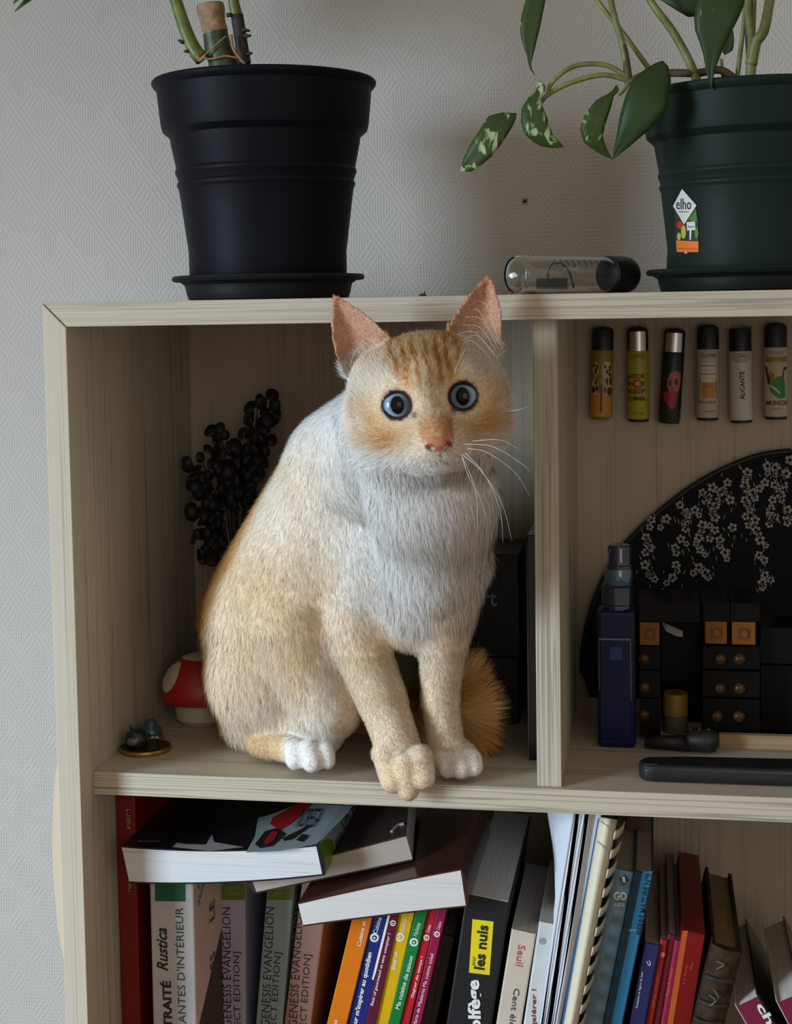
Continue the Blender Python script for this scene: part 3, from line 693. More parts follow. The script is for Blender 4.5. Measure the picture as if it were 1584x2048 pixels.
# ================================================================== on top of the bookcase
def pot_on_top(name_px, **k): pass
def lathe_obj(name, prof, c, m, parent, n=64, smooth=True):
    o_ = MB().lathe(prof, n, c).build(name, m, parent); autosmooth(o_, 32); return o_
POTB = mat('black_blue_plastic', (.0042, .0050, .0085), .5, .10); POTB2 = mat('dark_plastic_saucer', (.0075, .0082, .009), .5, .2)
POTG = mat('dark_green_plastic', (.010, .020, .0155), .48, .10); POTG2 = mat('dark_green_saucer', (.006, .011, .0085), .5, .2)
SOIL = mat('potting_soil', (.035, .022, .014), .95, .1, noise=.6, nscale=300, bump=.8, bscale=400)
def pot_profile(r1, r2, h, band):
    """outer wall upwards, over the rim and down inside: tapered pot with a wide collar and two ribs"""
    R = lambda t: r1+(r2-r1)*t
    z1 = h*(1-band); t1 = 1-band
    pr = [(0.0, 0.003), (r1-.004, .003), (r1-.001, .0005), (r1+.0004, .003)]
    for t in (.2, .4, .49): pr.append((R(t)*.94, h*t))
    for c_ in (.515, .575):
        rr = R(c_)*.94
        pr += [(rr-.0001, h*(c_-.018)), (rr+.0006, h*(c_-.009)), (rr+.0009, h*c_), (rr+.0006, h*(c_+.009)), (rr-.0001, h*(c_+.016))]
    pr += [(R(t1)*.94, z1-.006), (R(t1)*.94+.0006, z1-.002), (R(t1)+.0012, z1+.002), (R(t1)+.0022, z1+.006)]
    pr += [(R(1)*.995, h-.006), (R(1)+.0012, h-.005), (R(1)+.0026, h-.003), (R(1)+.0028, h-.0012), (R(1)+.0018, h), (R(1)-.0005, h-.0008), (R(1)-.002, h-.006)]
    pr += [(R(t1)-.002, z1), (R(.8)*.95, h*.80), (0.0, h*.80)]
    return pr
def saucer_profile(rb, rt, h, lip):
    return [(0, .001), (rb-.002, .0), (rb, .0012), (rt-.003, h-.006), (rt, h-.004), (rt+lip-.001, h-.0035), (rt+lip, h-.0018), (rt+lip-.001, h), (rt-.002, h-.0002), (rb+.001, .004), (0, .004)]
# --- black pot with a cut cane
YP = .088
def place_pot(uc, Y, rim_l, rim_r, vrim, base_l, base_r, vbase, sau_l, sau_r, vsau):
    m_ = mpp(Y); c = PX(uc, 600, Y); return m_, c
m1 = mpp(YP); cP = PX(538, 590, YP); cx, cy = cP[0], YP
r_top = (748-302)/2*m1*.965; r_bot = (696-378)/2*m1*.985
sau_h = .0165; ztop = PX(527, 164, YP)[2]
sa = empty('plant_saucer', (cx, cy, ZT), 'low dark grey saucer under the tall black plant pot', 'saucer')
lathe_obj('dish', saucer_profile((714-378)/2*m1*.96, (724-366)/2*m1*.99, sau_h, .0056), (cx, cy, ZT), POTB2, sa)
pt = empty('potted_cane', (cx, cy, ZT+.0042), 'black plastic pot holding a cut woody cane with two green side shoots', 'potted plant')
PH = ztop-(ZT+.0042)
lathe_obj('pot', pot_profile(r_bot, r_top, PH, .25), (cx, cy, ZT+.0042), POTB, pt)
MB().lathe([(0, 0), (r_top*.90, 0)], 40, (cx, cy, ZT+PH*.86)).build('soil', SOIL, pt)
STEMG = mat('cane_green', (.030, .055, .022), .45, noise=.5, nscale=160); CUT = mat('dry_cut_cane', (.30, .19, .11), .85, noise=.35, nscale=220, bump=.8, bscale=300)
SHOOT = mat('shoot_green', (.115, .155, .030), .45, noise=.45, nscale=90); BARK = mat('dark_bark', (.022, .017, .011), .7, noise=.4, nscale=200); HUSK = mat('dry_husk', (.28, .15, .075), .8, noise=.3, nscale=200)
ys = YP-.03
a = PX(452, 215, ys); mb = MB(); mb.tube(spline([a, PX(447, 130, ys), PX(436, 95, ys), PX(430, 62, ys)], 14), np.array([36, 35.5, 34, 32, 30, 28.5, 27.5, 27, 26.5, 26, 25.5, 25, 24.5, 24.5])*m1, 24); autosmooth(mb.build('cane', STEMG, pt))
mb = MB(); mb.tube(spline([PX(431, 66, ys), PX(425, 40, ys), PX(420, 9, ys)], 10), np.array([24.8, 24.6, 24.2, 24, 24.2, 25, 26, 27, 27.5, 26])*m1, 24); autosmooth(mb.build('cut_cane', CUT, pt, label='dry brown cut end of the cane'))
mb = MB(); mb.tube(spline([PX(404, 118, ys-.004), PX(388, 98, ys-.004), PX(372, 62, ys-.004), PX(353, 5, ys-.002), PX(335, -60, ys), PX(322, -170, ys+.01)], 22), np.linspace(15, 10, 22)*m1, 14); sh = mb.build('shoot', SHOOT, pt, True)
mb = MB(); mb.tube(spline([PX(489, 128, ys-.003), PX(484, 95, ys-.003), PX(474, 30, ys-.003)], 12), np.linspace(13, 12, 12)*m1, 14); mb.build('dark_shoot', BARK, pt, True)
mb = MB(); mb.tube(spline([PX(474, 32, ys-.003), PX(467, 0, ys-.003), PX(462, -80, ys), PX(470, -200, ys+.01)], 16), np.linspace(11.6, 9, 16)*m1, 14); mb.build('shoot', SHOOT, pt, True)
for q in (((364, 84), (356, 80)), ((376, 102), (368, 103)), ((490, 60), (499, 62)), ((494, 72), (502, 71)), ((497, 108), (504, 106)), ((461, 30), (457, 27)), ((492, 120), (488, 135))):
    MB().tube([PX(q[0][0]+(4 if q[0][0] < 420 else -6), q[0][1], ys-.006), PX(*q[0], ys-.007), PX(*q[1], ys-.008)], np.array([4.5, 4, 2])*m1, 8).build('spur', BARK, pt, True)
for pts, rr in ((((396, 122), (412, 108), (432, 90), (452, 72)), 2.4), (((400, 116), (424, 118), (450, 112), (476, 116)), 2.4), (((462, 70), (466, 95), (478, 115), (490, 128)), 3.5), (((394, 108), (400, 120), (412, 110)), 5)):
    rr_ = 40; P_ = [PX(*p, ys-.0105-.001*math.cos((p[0]-445)/40)) for p in pts]
    MB().tube(spline(P_, 14), np.full(14, rr*m1)*np.linspace(1, .7, 14), 8).build('husk_ring', HUSK, pt, True)
# leaves of the cane, up above the picture
LEAFG = mat('leaf_deep_green', (.028, .085, .018), .38, .5, noise=.3, nscale=50)
def leaf_mesh(base, tip, normal, width, fold=.25, droop=.0, n=12, m_=4, shape=1.0, lobe=False):
    base, tip, normal = [np.asarray(q, float) for q in (base, tip, normal)]
    d = tip-base; L = np.linalg.norm(d); d /= L; sd = np.cross(normal, d); sd /= np.linalg.norm(sd); nn = np.cross(d, sd)
    v = []; f = []
    for i in range(n+1):
        t = i/n; wdt = width*(math.sin(math.pi*min(1, t**.75*.985+.012))**shape)
        if i == n: wdt = width*.01
        c = base+d*L*t+nn*(-droop*t*t)
        for j in range(-m_, m_+1):
            s__ = j/m_; v.append(c+sd*wdt*s__+nn*(abs(s__)*wdt*fold))
    k = 2*m_+1
    for i in range(n):
        for j in range(2*m_): f.append((i*k+j, i*k+j+1, (i+1)*k+j+1, (i+1)*k+j))
    return v, f
def leaf(parent, base, tip, normal, width, m, name='leaf', **kw):
    v, f = leaf_mesh(base, tip, normal, width, **kw)
    o_ = mesh(name, v, f, m, parent, True); sd_ = o_.modifiers.new('thick', 'SOLIDIFY'); sd_.thickness = .0006; sd_.offset = 0
    return o_
for (bu_, bv_, Yb, tu, tv, Yt, wd_) in ((322, -168, ys+.01, 150, -55, .03, .045), (322, -168, ys+.01, 10, -25, .10, .05), (470, -198, ys+.01, 640, -80, .05, .045), (322, -168, ys+.01, 330, -420, .08, .05),
                                       (470, -198, ys+.01, 820, -170, .14, .05), (470, -198, ys+.01, 520, -440, .06, .05), (322, -168, ys+.01, 60, -320, .02, .05)):
    leaf(pt, PX(bu_, bv_, Yb), PX(tu, tv, Yt), (0.1, -.45, .9), wd_, LEAFG, droop=.012)
leaf(pt, PX(322, -168, ys+.01), PX(22, 14, .10), (-.3, -.6, .7), .035, LEAFG, droop=.004)

# --- green pot with pothos
YG = .088; mg = mpp(YG); cG = PX(1512, 575, YG); gx, gy = cG[0], YG
saG = empty('plant_saucer', (gx, gy, ZT), 'dark green saucer under the green pot with a trailing plant', 'saucer')
rg_t = (1512-1322)*mg*1.0+.002; rg_b = (1512-1343)*mg*.995
lathe_obj('dish', saucer_profile((1512-1330)*mg*.985, (1512-1318)*mg, .0148, .0045), (gx, gy, ZT), POTG2, saG)
pg = empty('potted_pothos', (gx, gy, ZT+.0042), 'dark green plastic pot with variegated trailing pothos leaves and a price sticker', 'potted plant')
zg = PX(1512, 183, YG)[2]; GH = zg-(ZT+.0042)
rg_t = (1512-1318)*mg+.006
potg = lathe_obj('pot', pot_profile(rg_b, rg_t, GH, .245), (gx, gy, ZT+.0042), POTG, pg, 96)
MB().lathe([(0, 0), (rg_t*.9, 0)], 40, (gx, gy, ZT+GH*.86)).build('soil', SOIL, pg)
# sticker wrapped on the pot
def pot_r(z):
    t = (z-(ZT+.0042))/GH; return (rg_b+(rg_t-rg_b)*t)*.94+.00035
def on_pot(u, v):
    """point on the pot wall seen at pixel (u, v)"""
    Y = YG-.06
    for _ in range(12):
        p = PX(u, v, Y); r = pot_r(p[2]); dx = p[0]-gx
        Y = gy-math.sqrt(max(1e-8, r*r-dx*dx))
    return PX(u, v, Y)
def decal(name, uvs, m, parent, fnc, lift=0.0, tri_n=5, label=None):
    """polygon given in picture points, laid on a curved wall as a fine grid"""
    bm = bmesh.new(); vs_ = [bm.verts.new((u, v, 0)) for u, v in uvs]; bm.faces.new(vs_)
    for _ in range(tri_n):
        bmesh.ops.triangulate(bm, faces=bm.faces[:])
        long_ = [e for e in bm.edges if e.calc_length() > 7]
        if not long_: break
        bmesh.ops.subdivide_edges(bm, edges=long_, cuts=1)
    bmesh.ops.triangulate(bm, faces=bm.faces[:])
    bm.verts.index_update(); pts = []
    for v_ in bm.verts:
        p = fnc(v_.co.x, v_.co.y); d = CAM-p; d /= np.linalg.norm(d); pts.append(p+d*lift)
    fs = [tuple(x.index for x in f.verts) for f in bm.faces]; bm.free()
    return mesh(name, pts, fs, m, parent, label=label)
def poly_ring(cu, cv, ru, rv, n=16, a0=0): return [(cu+ru*math.cos(a0+2*math.pi*i/n), cv+rv*math.sin(a0+2*math.pi*i/n)) for i in range(n)]
PAPERW = mat('sticker_white', (.62, .62, .60), .5); ORG = mat('sticker_orange', (.78, .17, .015), .5); GRN = mat('sticker_leaf_green', (.06, .20, .02), .5); TEAL = mat('sticker_teal', (.10, .22, .18), .5)
INK = mat('ink_black', (.012, .012, .012), .5); REDP = mat('sticker_red', (.45, .03, .02), .5); YEL = mat('sticker_yellow_green', (.38, .42, .08), .5); DKS = mat('sticker_dark', (.02, .025, .012), .5)
stk = decal('sticker', [(1349, 420), (1366, 400), (1393, 418), (1396, 440), (1398, 530), (1354, 531), (1350, 470)], DKS, pg, on_pot, .0002, label='printed price sticker with plant picture')
for uv, m_, lf in (([(1346, 412), (1364, 378), (1393, 411), (1368, 449)], PAPERW, .0005), ([(1352, 481), (1397, 483), (1396, 511), (1354, 509)], ORG, .0004), ([(1354, 509), (1397, 511), (1398, 530), (1355, 531)], TEAL, .00045),
                   ([(1358, 531), (1371, 502), (1392, 530)], PAPERW, .0006), ([(1373, 444), (1390, 443), (1391, 460), (1374, 461)], PAPERW, .0006), ([(1379, 460), (1383, 460), (1382, 480), (1379, 480)], PAPERW, .0006),
                   ([(1376, 440), (1392, 420), (1394, 442), (1386, 443)], GRN, .0004), (poly_ring(1360, 450, 6, 8, 10), REDP, .0004), (poly_ring(1367, 464, 5, 14, 10), YEL, .0004), (poly_ring(1358, 473, 4, 8, 8), YEL, .00045), (poly_ring(1393, 466, 4, 12, 8), GRN, .0004),
                   ([(1354, 496), (1397, 497), (1397, 499), (1354, 498)], mat('sticker_orange_dark', (.5, .09, .01), .5), .0005)):
    decal('sticker_print', uv, m_, stk, on_pot, lf)
def text_on(s, u0, v0, u1, v1, m, parent, fnc, lift, bold=.0, rot=False, shear=0.0, slant=0.0):
    """letters filling the picture box (u0,v0 top-left .. u1,v1 bottom-right) on a wall given by fnc"""
    vv, ff = text_verts(s, bold, shear)
    lo_, hi = vv.min(0), vv.max(0); q = (vv-lo_)/np.maximum(hi-lo_, 1e-6); P_ = []
    for a_, b_, _ in q:
        if rot: u = u0+(u1-u0)*(1-b_)+slant*0; v = v1+(v0-v1)*a_
        else: u = u0+(u1-u0)*a_; v = v1+(v0-v1)*b_
        p = fnc(u, v); d = CAM-p; d /= np.linalg.norm(d); P_.append(p+d*lift)
    return mesh('lettering', P_, ff, m, parent)
text_on('elho', 1352, 397, 1382, 419, INK, stk, on_pot, .0009, .005)
text_on('GREEN BASICS', 1357, 422, 1377, 425, INK, stk, on_pot, .0009); text_on('basics', 1376, 451, 1388, 455, INK, stk, on_pot, .0009); text_on('GROW POT', 1362, 523, 1384, 528, TEAL, stk, on_pot, .0009)
# pothos vines and leaves
VINE = mat('vine_green', (.17, .19, .055), .5, noise=.3, nscale=120); VINED = mat('vine_brown', (.075, .055, .022), .6, noise=.4, nscale=120)
def leaf_var(name='pothos_leaf', green=(.030, .058, .010), pale=(.42, .48, .30), amount=.0):
    m = bpy.data.materials.new(name); m.use_nodes = True; nt = m.node_tree; b = nt.nodes['Principled BSDF']
    tc = N(nt, 'ShaderNodeTexCoord'); mp = N(nt, 'ShaderNodeMapping'); mp.inputs['Scale'].default_value = (1, 1, .35); nt.links.new(tc.outputs['Object'], mp.inputs[0])
    n1 = N(nt, 'ShaderNodeTexNoise'); n1.inputs['Scale'].default_value = 210; n1.inputs['Detail'].default_value = 4; n1.inputs['Distortion'].default_value = .6; nt.links.new(mp.outputs[0], n1.inputs[0])
    n2 = N(nt, 'ShaderNodeTexNoise'); n2.inputs['Scale'].default_value = 60; nt.links.new(tc.outputs['Object'], n2.inputs[0])
    cr = N(nt, 'ShaderNodeValToRGB'); nt.links.new(n1.outputs['Fac'], cr.inputs[0]); e = cr.color_ramp.elements
    e[0].position = .60-amount; e[0].color = (*green, 1); e[1].position = .70-amount; e[1].color = (*pale, 1)
    x_ = e.new(.56-amount); x_.color = tuple(c*1.0 for c in green)+(1,); x_ = e.new(.62-amount); x_.color = (.10, .19, .05, 1)
    nt.links.new(cr.outputs[0], b.inputs['Base Color']); b.inputs['Roughness'].default_value = .5; b.inputs['Specular IOR Level'].default_value = .35
    return m
PO1 = leaf_var('pothos_leaf_variegated', amount=.06); PO2 = leaf_var('pothos_leaf_green', amount=-.02); PO3 = leaf_var('pothos_leaf_dark', green=(.018, .045, .010), amount=-.08)
def vine(pts, r0, r1, m=VINE, n=28):
    P_ = spline([PX(*p) for p in pts], n); return MB().tube(P_, np.linspace(r0, r1, n)*mg, 8).build('vine', m, pg, True)
ya = .045                                     # plane of the stems in front of the pot's middle
vine([(1262, 158, ya), (1210, 130, ya-.005), (1150, 132, ya-.008), (1110, 158, ya-.01), (1093, 185, ya-.01)], 5, 4)
vine([(1262, 162, ya), (1205, 150, ya-.006), (1140, 166, ya-.01), (1095, 190, ya-.012), (1072, 215, ya-.012), (1040, 226, ya-.012)], 5, 4)
vine([(1258, 160, ya), (1245, 90, ya), (1228, 30, ya), (1205, -80, ya+.02), (1190, -160, ya+.03)], 7, 5, VINE)
vine([(1258, 168, ya-.001), (1252, 120, ya), (1246, 90, ya)], 7.5, 6.5, VINED)
vine([(1300, 140, ya+.01), (1245, 65, ya+.008), (1195, 0, ya+.008), (1150, -90, ya+.02)], 5, 4)
vine([(1258, 165, ya-.002), (1290, 150, ya-.002), (1340, 146, ya), (1395, 146, ya), (1440, 140, ya+.005), (1475, 165, ya+.01), (1490, 200, ya+.02)], 7, 8, VINED)
vine([(1396, 200, ya), (1390, 150, ya), (1350, 70, ya), (1300, 0, ya), (1270, -70, ya+.01)], 9, 6)
vine([(1258, 165, ya-.002), (1248, 180, ya-.004), (1238, 190, ya-.005)], 4, 3)
vine([(1470, 190, ya+.01), (1480, 110, ya+.012), (1490, 20, ya+.012), (1500, -120, ya+.02)], 4.5, 4)
vine([(1498, 215, ya+.01), (1502, 120, ya+.01), (1496, 20, ya+.01), (1490, -120, ya+.02)], 10, 7)
vine([(1502, 130, ya+.01), (1512, 85, ya+.008), (1528, 60, ya+.006), (1540, 0, ya+.006), (1560, -100, ya+.01)], 11, 8)
vine([(1505, 80, ya+.012), (1507, 20, ya+.012), (1510, -90, ya+.012)], 5, 5)
vine([(1452, 190, ya+.012), (1446, 150, ya+.012), (1442, 118, ya+.012)], 4, 3)
vine([(1310, 215, ya), (1300, 190, ya-.003), (1318, 160, ya-.002)], 4, 4)
def out_leaf(outline, Y, m, bend=.006, curl=.25, Yt=None, name='leaf'):
    """leaf blade whose rim runs through these picture points; Y at the first point, Yt at the farthest; bowed across its width"""
    n = len(outline); Yt = Y if Yt is None else Yt
    a0 = np.array(outline[0], float); dm = max(np.hypot(*(np.array(q)-a0)) for q in outline)
    far = max(range(n), key=lambda i: np.hypot(*(np.array(outline[i])-a0))); b0 = np.array(outline[far], float); ax = (b0-a0)/np.hypot(*(b0-a0))
    L1 = [outline[i] for i in range(0, far+1)]; L2 = [outline[i % n] for i in range(n, far-1, -1)]
    def sam(L, k):
        L = np.array(L, float); s_ = np.r_[0, np.cumsum(np.hypot(*np.diff(L, axis=0).T))]; s_ /= s_[-1]
        t = np.linspace(0, 1, k); return np.stack([np.interp(t, s_, L[:, 0]), np.interp(t, s_, L[:, 1])], 1)
    K = 17; A1, A2 = sam(L1, K), sam(L2, K); M_ = 6; v = []; f = []
    for i in range(K):
        for j in range(M_+1):
            t = j/M_; q = A1[i]*(1-t)+A2[i]*t; al = np.clip(((q-a0)@ax)/np.hypot(*(b0-a0)), 0, 1)
            wd_ = np.hypot(*(A1[i]-A2[i]))*mg
            Yq = Y+(Yt-Y)*al-bend*math.sin(math.pi*al)-curl*wd_*(.25-(t-.5)**2)+abs(t-.5)*.0
            if abs(t-.5) < .01: Yq += .0006
            v.append(PX(q[0], q[1], Yq))
    for i in range(K-1):
        for j in range(M_): f.append((i*(M_+1)+j, i*(M_+1)+j+1, (i+1)*(M_+1)+j+1, (i+1)*(M_+1)+j))
    o_ = mesh(name, v, f, m, pg, True); sd_ = o_.modifiers.new('thick', 'SOLIDIFY'); sd_.thickness = .0007; sd_.offset = 0
    return o_
yl = ya-.012
out_leaf([(1093, -45), (1060, -30), (1042, 35), (1040, 65), (1048, 95), (1056, 118), (1058, 136), (1070, 150), (1061, 132), (1067, 108), (1080, 55), (1091, 0)], yl+.01, PO2, .004)
out_leaf([(1033, 227), (1005, 225), (975, 233), (970, 243), (958, 262), (940, 290), (926, 320), (922, 341), (940, 344), (955, 336), (985, 312), (1008, 280), (1022, 258), (1031, 240)], yl, PO1, .006)
out_leaf([(1075, 165), (1088, 165), (1092, 178), (1080, 195), (1086, 215), (1096, 240), (1105, 270), (1130, 294), (1100, 296), (1075, 290), (1050, 270), (1042, 245), (1044, 215), (1058, 195), (1072, 185)], yl-.003, PO1, .006)
out_leaf([(1233, 170), (1240, 182), (1228, 190), (1222, 215), (1210, 250), (1205, 275), (1215, 300), (1224, 318), (1195, 305), (1168, 285), (1160, 258), (1170, 228), (1195, 198), (1222, 186)], yl-.002, PO2, .008)
out_leaf([(1325, 122), (1338, 135), (1342, 165), (1336, 185), (1338, 212), (1318, 240), (1300, 258), (1262, 290), (1224, 320), (1232, 280), (1240, 232), (1250, 195), (1262, 165), (1288, 140), (1312, 126)], yl-.008, PO3, .010, .35)
out_leaf([(1560, -90), (1505, -60), (1485, 20), (1465, 60), (1445, 100), (1430, 140), (1422, 180), (1414, 150), (1405, 100), (1390, 60), (1388, 30), (1400, -20), (1450, -80)], yl-.004, PO3, .010, .2, yl-.012)
out_leaf([(1415, -60), (1330, -20), (1322, 0), (1350, 18), (1378, 35), (1398, 32), (1440, 0)], yl+.03, PO3, .004)
out_leaf([(1463, 30), (1468, 80), (1466, 100), (1450, 110), (1442, 100), (1452, 75)], yl+.014, PO3, .002)
out_leaf([(1396, 165), (1372, 172), (1358, 185), (1380, 182), (1398, 176)], yl+.01, PO2, .002)
leaf(pg, PX(1190, -160, ya+.03), PX(1090, -260, .02), (0, -.6, .8), .03, PO2, droop=.01); leaf(pg, PX(1270, -70, ya+.01), PX(1330, -200, .0), (.2, -.6, .8), .035, PO2, droop=.01)
leaf(pg, PX(1490, -120, ya+.02), PX(1600, -230, .04), (.2, -.6, .8), .035, PO2, droop=.01); leaf(pg, PX(1150, -90, ya+.02), PX(1093, -40, yl+.01), (-.4, -.6, .6), .006, PO2)
leaf(pg, PX(1500, -120, ya+.02), PX(1420, -300, .05), (.2, -.6, .8), .035, PO2, droop=.01)

# --- clear graduated bottle lying on its side
def clear(name, rgb=(.95, .97, .96), rough=.03, ior=1.45):
    m = bpy.data.materials.new(name); m.use_nodes = True; nt = m.node_tree; b = nt.nodes['Principled BSDF']
    b.inputs['Base Color'].default_value = (*rgb, 1); b.inputs['Roughness'].default_value = rough; b.inputs['Transmission Weight'].default_value = 1; b.inputs['IOR'].default_value = ior
    return m
rb = (583-506)/2*mpp(.03); yb_ = .025+rb
A0 = PX(1030, 545, .034); A1 = PX(1226, 547, .090); ax = A1-A0; ax[2] = 0; Lb = np.linalg.norm(ax); ax /= Lb; cz = ZT+rb+.0003
MR = Matrix(((-ax[1], 0, ax[0], A0[0]), (ax[0], 0, ax[1], A0[1]), (0, 1, 0, cz), (0, 0, 0, 1)))   # local z runs along the bottle
bt = empty('graduated_bottle', (A0[0]+ax[0]*Lb/2, A0[1]+ax[1]*Lb/2, ZT), 'clear plastic dropper bottle with black cap lying on its side beside the green pot', 'bottle')
def loft(prof, n=40): return MB().lathe(prof, n, (0, 0, 0), MR)
R_ = rb
outp = [(0, .004), (R_*.5, .0025), (R_*.8, .0006), (R_*.93, .0002), (R_*.99, .003), (R_, .007), (R_, Lb*.80), (R_*.99, Lb*.86), (R_*.95, Lb*.92), (R_*.86, Lb*.955), (R_*.62, Lb*.975), (R_*.6, Lb)]
inp = [(r_-.0009 if r_ > .002 else 0, z_+(.0009 if z_ < .02 else -.0003)) for r_, z_ in outp]
o = loft(outp+[(outp[-1][0]-.0009, Lb)]+inp[::-1][1:]).build('body', clear('clear_plastic'), bt, True)
o = loft([(0, Lb*.93), (R_*.90, Lb*.93), (R_*1.0, Lb*.94), (R_*1.005, Lb*.97), (R_*.99, Lb+.008), (R_*.93, Lb+.013), (R_*.72, Lb+.0165), (R_*.55, Lb+.0175), (0, Lb+.018)]).build('cap', mat('cap_black', (.006, .006, .007), .45), bt); autosmooth(o)
def on_bottle(t, ang, lift=.0002): return np.array(MR @ Vector(((R_+lift)*math.cos(ang), (R_+lift)*math.sin(ang), t*Lb)))
mb = MB(); GM = mat('graduation_ink', (.04, .04, .04), .6)
for i, t in enumerate(np.linspace(.30, .72, 8)):
    a0_, a1_ = (.55, .20) if i % 2 else (.55, .30); sgn = -1
    pts = [on_bottle(t, math.pi*.5+sgn*-(a_ + .25)) for a_ in np.linspace(.5, .95 if i % 2 else .85, 5)]
    mb.tube(pts, .0004, 5)
mb.build('graduation_marks', GM, bt)
LQ = mat('amber_residue', (.30, .13, .03), .3)
mb = MB(); mb.ball(tuple(MR @ Vector((0, -R_+.0016, Lb*.14))), (.0042, .003, .0009), 16, 8); mb.build('residue', LQ, bt, True)
# binder clip behind the bottle
cb = PX(1108, 582, .105); bk = empty('binder_clip', (cb[0], .105, ZT), 'small black binder clip with wire loop behind the clear bottle', 'clip')
mb = MB(); w2 = .012; pr = [(-.006, 0), (.006, 0), (.001, .0105), (.0, .011), (-.001, .0105)]
v = [(cb[0]-w2+0, .105+p[0], ZT+p[1]) for p in pr]+[(cb[0]+w2*.7, .105+p[0], ZT+p[1]) for p in pr]; n_ = len(pr)
mb.add(v, [tuple(range(n_-1, -1, -1)), tuple(range(n_, 2*n_))]+[(i, (i+1) % n_, (i+1) % n_+n_, i+n_) for i in range(n_)]); mb.build('body', mat('clip_black', (.012, .011, .010), .4), bk)
MB().tube(spline([(cb[0]-.004, .104, ZT+.004), (cb[0]-.004, .101, ZT+.016), (cb[0]-.001, .100, ZT+.0225), (cb[0]+.005, .100, ZT+.0225), (cb[0]+.010, .100, ZT+.015), (cb[0]+.013, .101, ZT+.002)], 24), .0007, 8).build('wire_loop', mat('clip_wire', (.05, .05, .05), .3, metal=.8), bk, True)
# crumb on the top board and a small fly on the wall
c0 = PX(848, 592, .02); mb = MB()
for i in range(5): mb.ball((c0[0]+random.uniform(-.002, .002), .02+random.uniform(-.0015, .0015), ZT+.0008), (.0011, .0009, .0010), 8, 6)
mb.tube([(c0[0], .02, ZT+.001), (c0[0]+.0005, .02, ZT+.0032)], .0004, 6)
top('leaf_crumb', mb.v, mb.f, mat('crumb', (.03, .022, .015), .9), 'tiny dark crumb on the edge of the bookcase top', 'crumb', (c0[0], .02, ZT), smooth=True)
c0 = PX(1050, 402, WALL_Y-.001); fl = empty('fly', c0, 'tiny dark fly on the wall above the clear bottle', 'insect'); mb = MB(); mb.ball(c0, (.0014, .0011, .0016), 10, 8, R=Matrix.Rotation(.7, 3, 'Y')); mb.build('body', INK, fl, True)
for a_ in (.5, 1.1, 2.2, 3.4, 4.2, 5.4): MB().tube([c0, c0+np.array([math.cos(a_)*.0022, -.0004, math.sin(a_)*.0022]), c0+np.array([math.cos(a_)*.003, .0008, math.sin(a_)*.003])], .00014, 4).build('leg', INK, fl)

# ================================================================== left compartment
# dark artificial branch in a vase behind the cat
vz = PX(478, 1420, .205); vb = empty('vase_of_dark_branches', (vz[0], .205, ZS), 'vase of dark round leaved branches in the corner behind the cat', 'dried branches')
DK = mat('dark_leaf', (.010, .010, .010), .6, noise=.3); lathe_obj('vase', [(0, .001), (.022, 0), (.026, .01), (.028, .04), (.020, .075), (.013, .085), (.014, .092), (.012, .092), (.011, .083), (0, .07)], (vz[0], .205, ZS), mat('vase_black', (.012, .012, .013), .3), vb, 32)
tips = [((545, 778), .20), ((518, 785), .205), ((500, 802), .20), ((550, 800), .195), ((420, 850), .205), ((440, 845), .20), ((400, 905), .21), ((372, 915), .2), ((390, 960), .19), ((380, 1010), .19), ((410, 1000), .18), ((470, 880), .2), ((500, 890), .195), ((520, 870), .19), ((390, 1060), .18), ((400, 1100), .19), ((425, 1110), .18), ((460, 930), .19), ((440, 900), .20)]
sp_ = []
for (t_, Y_) in tips:
    p1 = PX(t_[0], t_[1]+8, Y_); p0 = np.array([vz[0], .205, ZS+.085]); P_ = spline([p0, p0*.5+p1*.5+np.array([.0, .006, .012]), p1], 14)
    MB().tube(P_, np.linspace(.0010, .0004, 14), 5).build('stem', DK, vb, True); sp_.append(P_)
rl = random.Random(5); lm = None
def round_leaf(c, r, nrm):
    nrm = np.asarray(nrm, float); nrm /= np.linalg.norm(nrm); a_ = np.cross(nrm, (0, 0, 1.0)); a_ /= np.linalg.norm(a_); b2 = np.cross(nrm, a_)
    v = [c+nrm*r*.06]+[c+a_*r*math.cos(t)*(.85)+b2*r*1.15*math.sin(t)*(1+.12*math.cos(t*2)) for t in np.linspace(0, 2*math.pi, 13)[:-1]]
    o_ = mesh('leaf', v, [(0, i+1, (i+1) % 12+1) for i in range(12)], DK, vb, True); sd_ = o_.modifiers.new('t', 'SOLIDIFY'); sd_.thickness = .0005
for P_ in sp_:
    for t in (.99, .90, .80, .68, .56):
        i = t*13; q = P_[int(i)]*(1-i+int(i))+P_[min(13, int(i)+1)]*(i-int(i))
        sd_ = np.array([rl.uniform(-1, 1), rl.uniform(-.5, .3), rl.uniform(-.6, .9)])*.006*(0 if t > .98 else 1)
        for s_ in ((1,) if t > .98 else (1, -1)):
            c = q+sd_*s_; c[1] = min(c[1], DEP-.004); c[0] = max(c[0], XIN+.006)
            round_leaf(c, rl.uniform(.0036, .0062), (rl.uniform(-.9, .9), -1, rl.uniform(-.6, 1.2)))
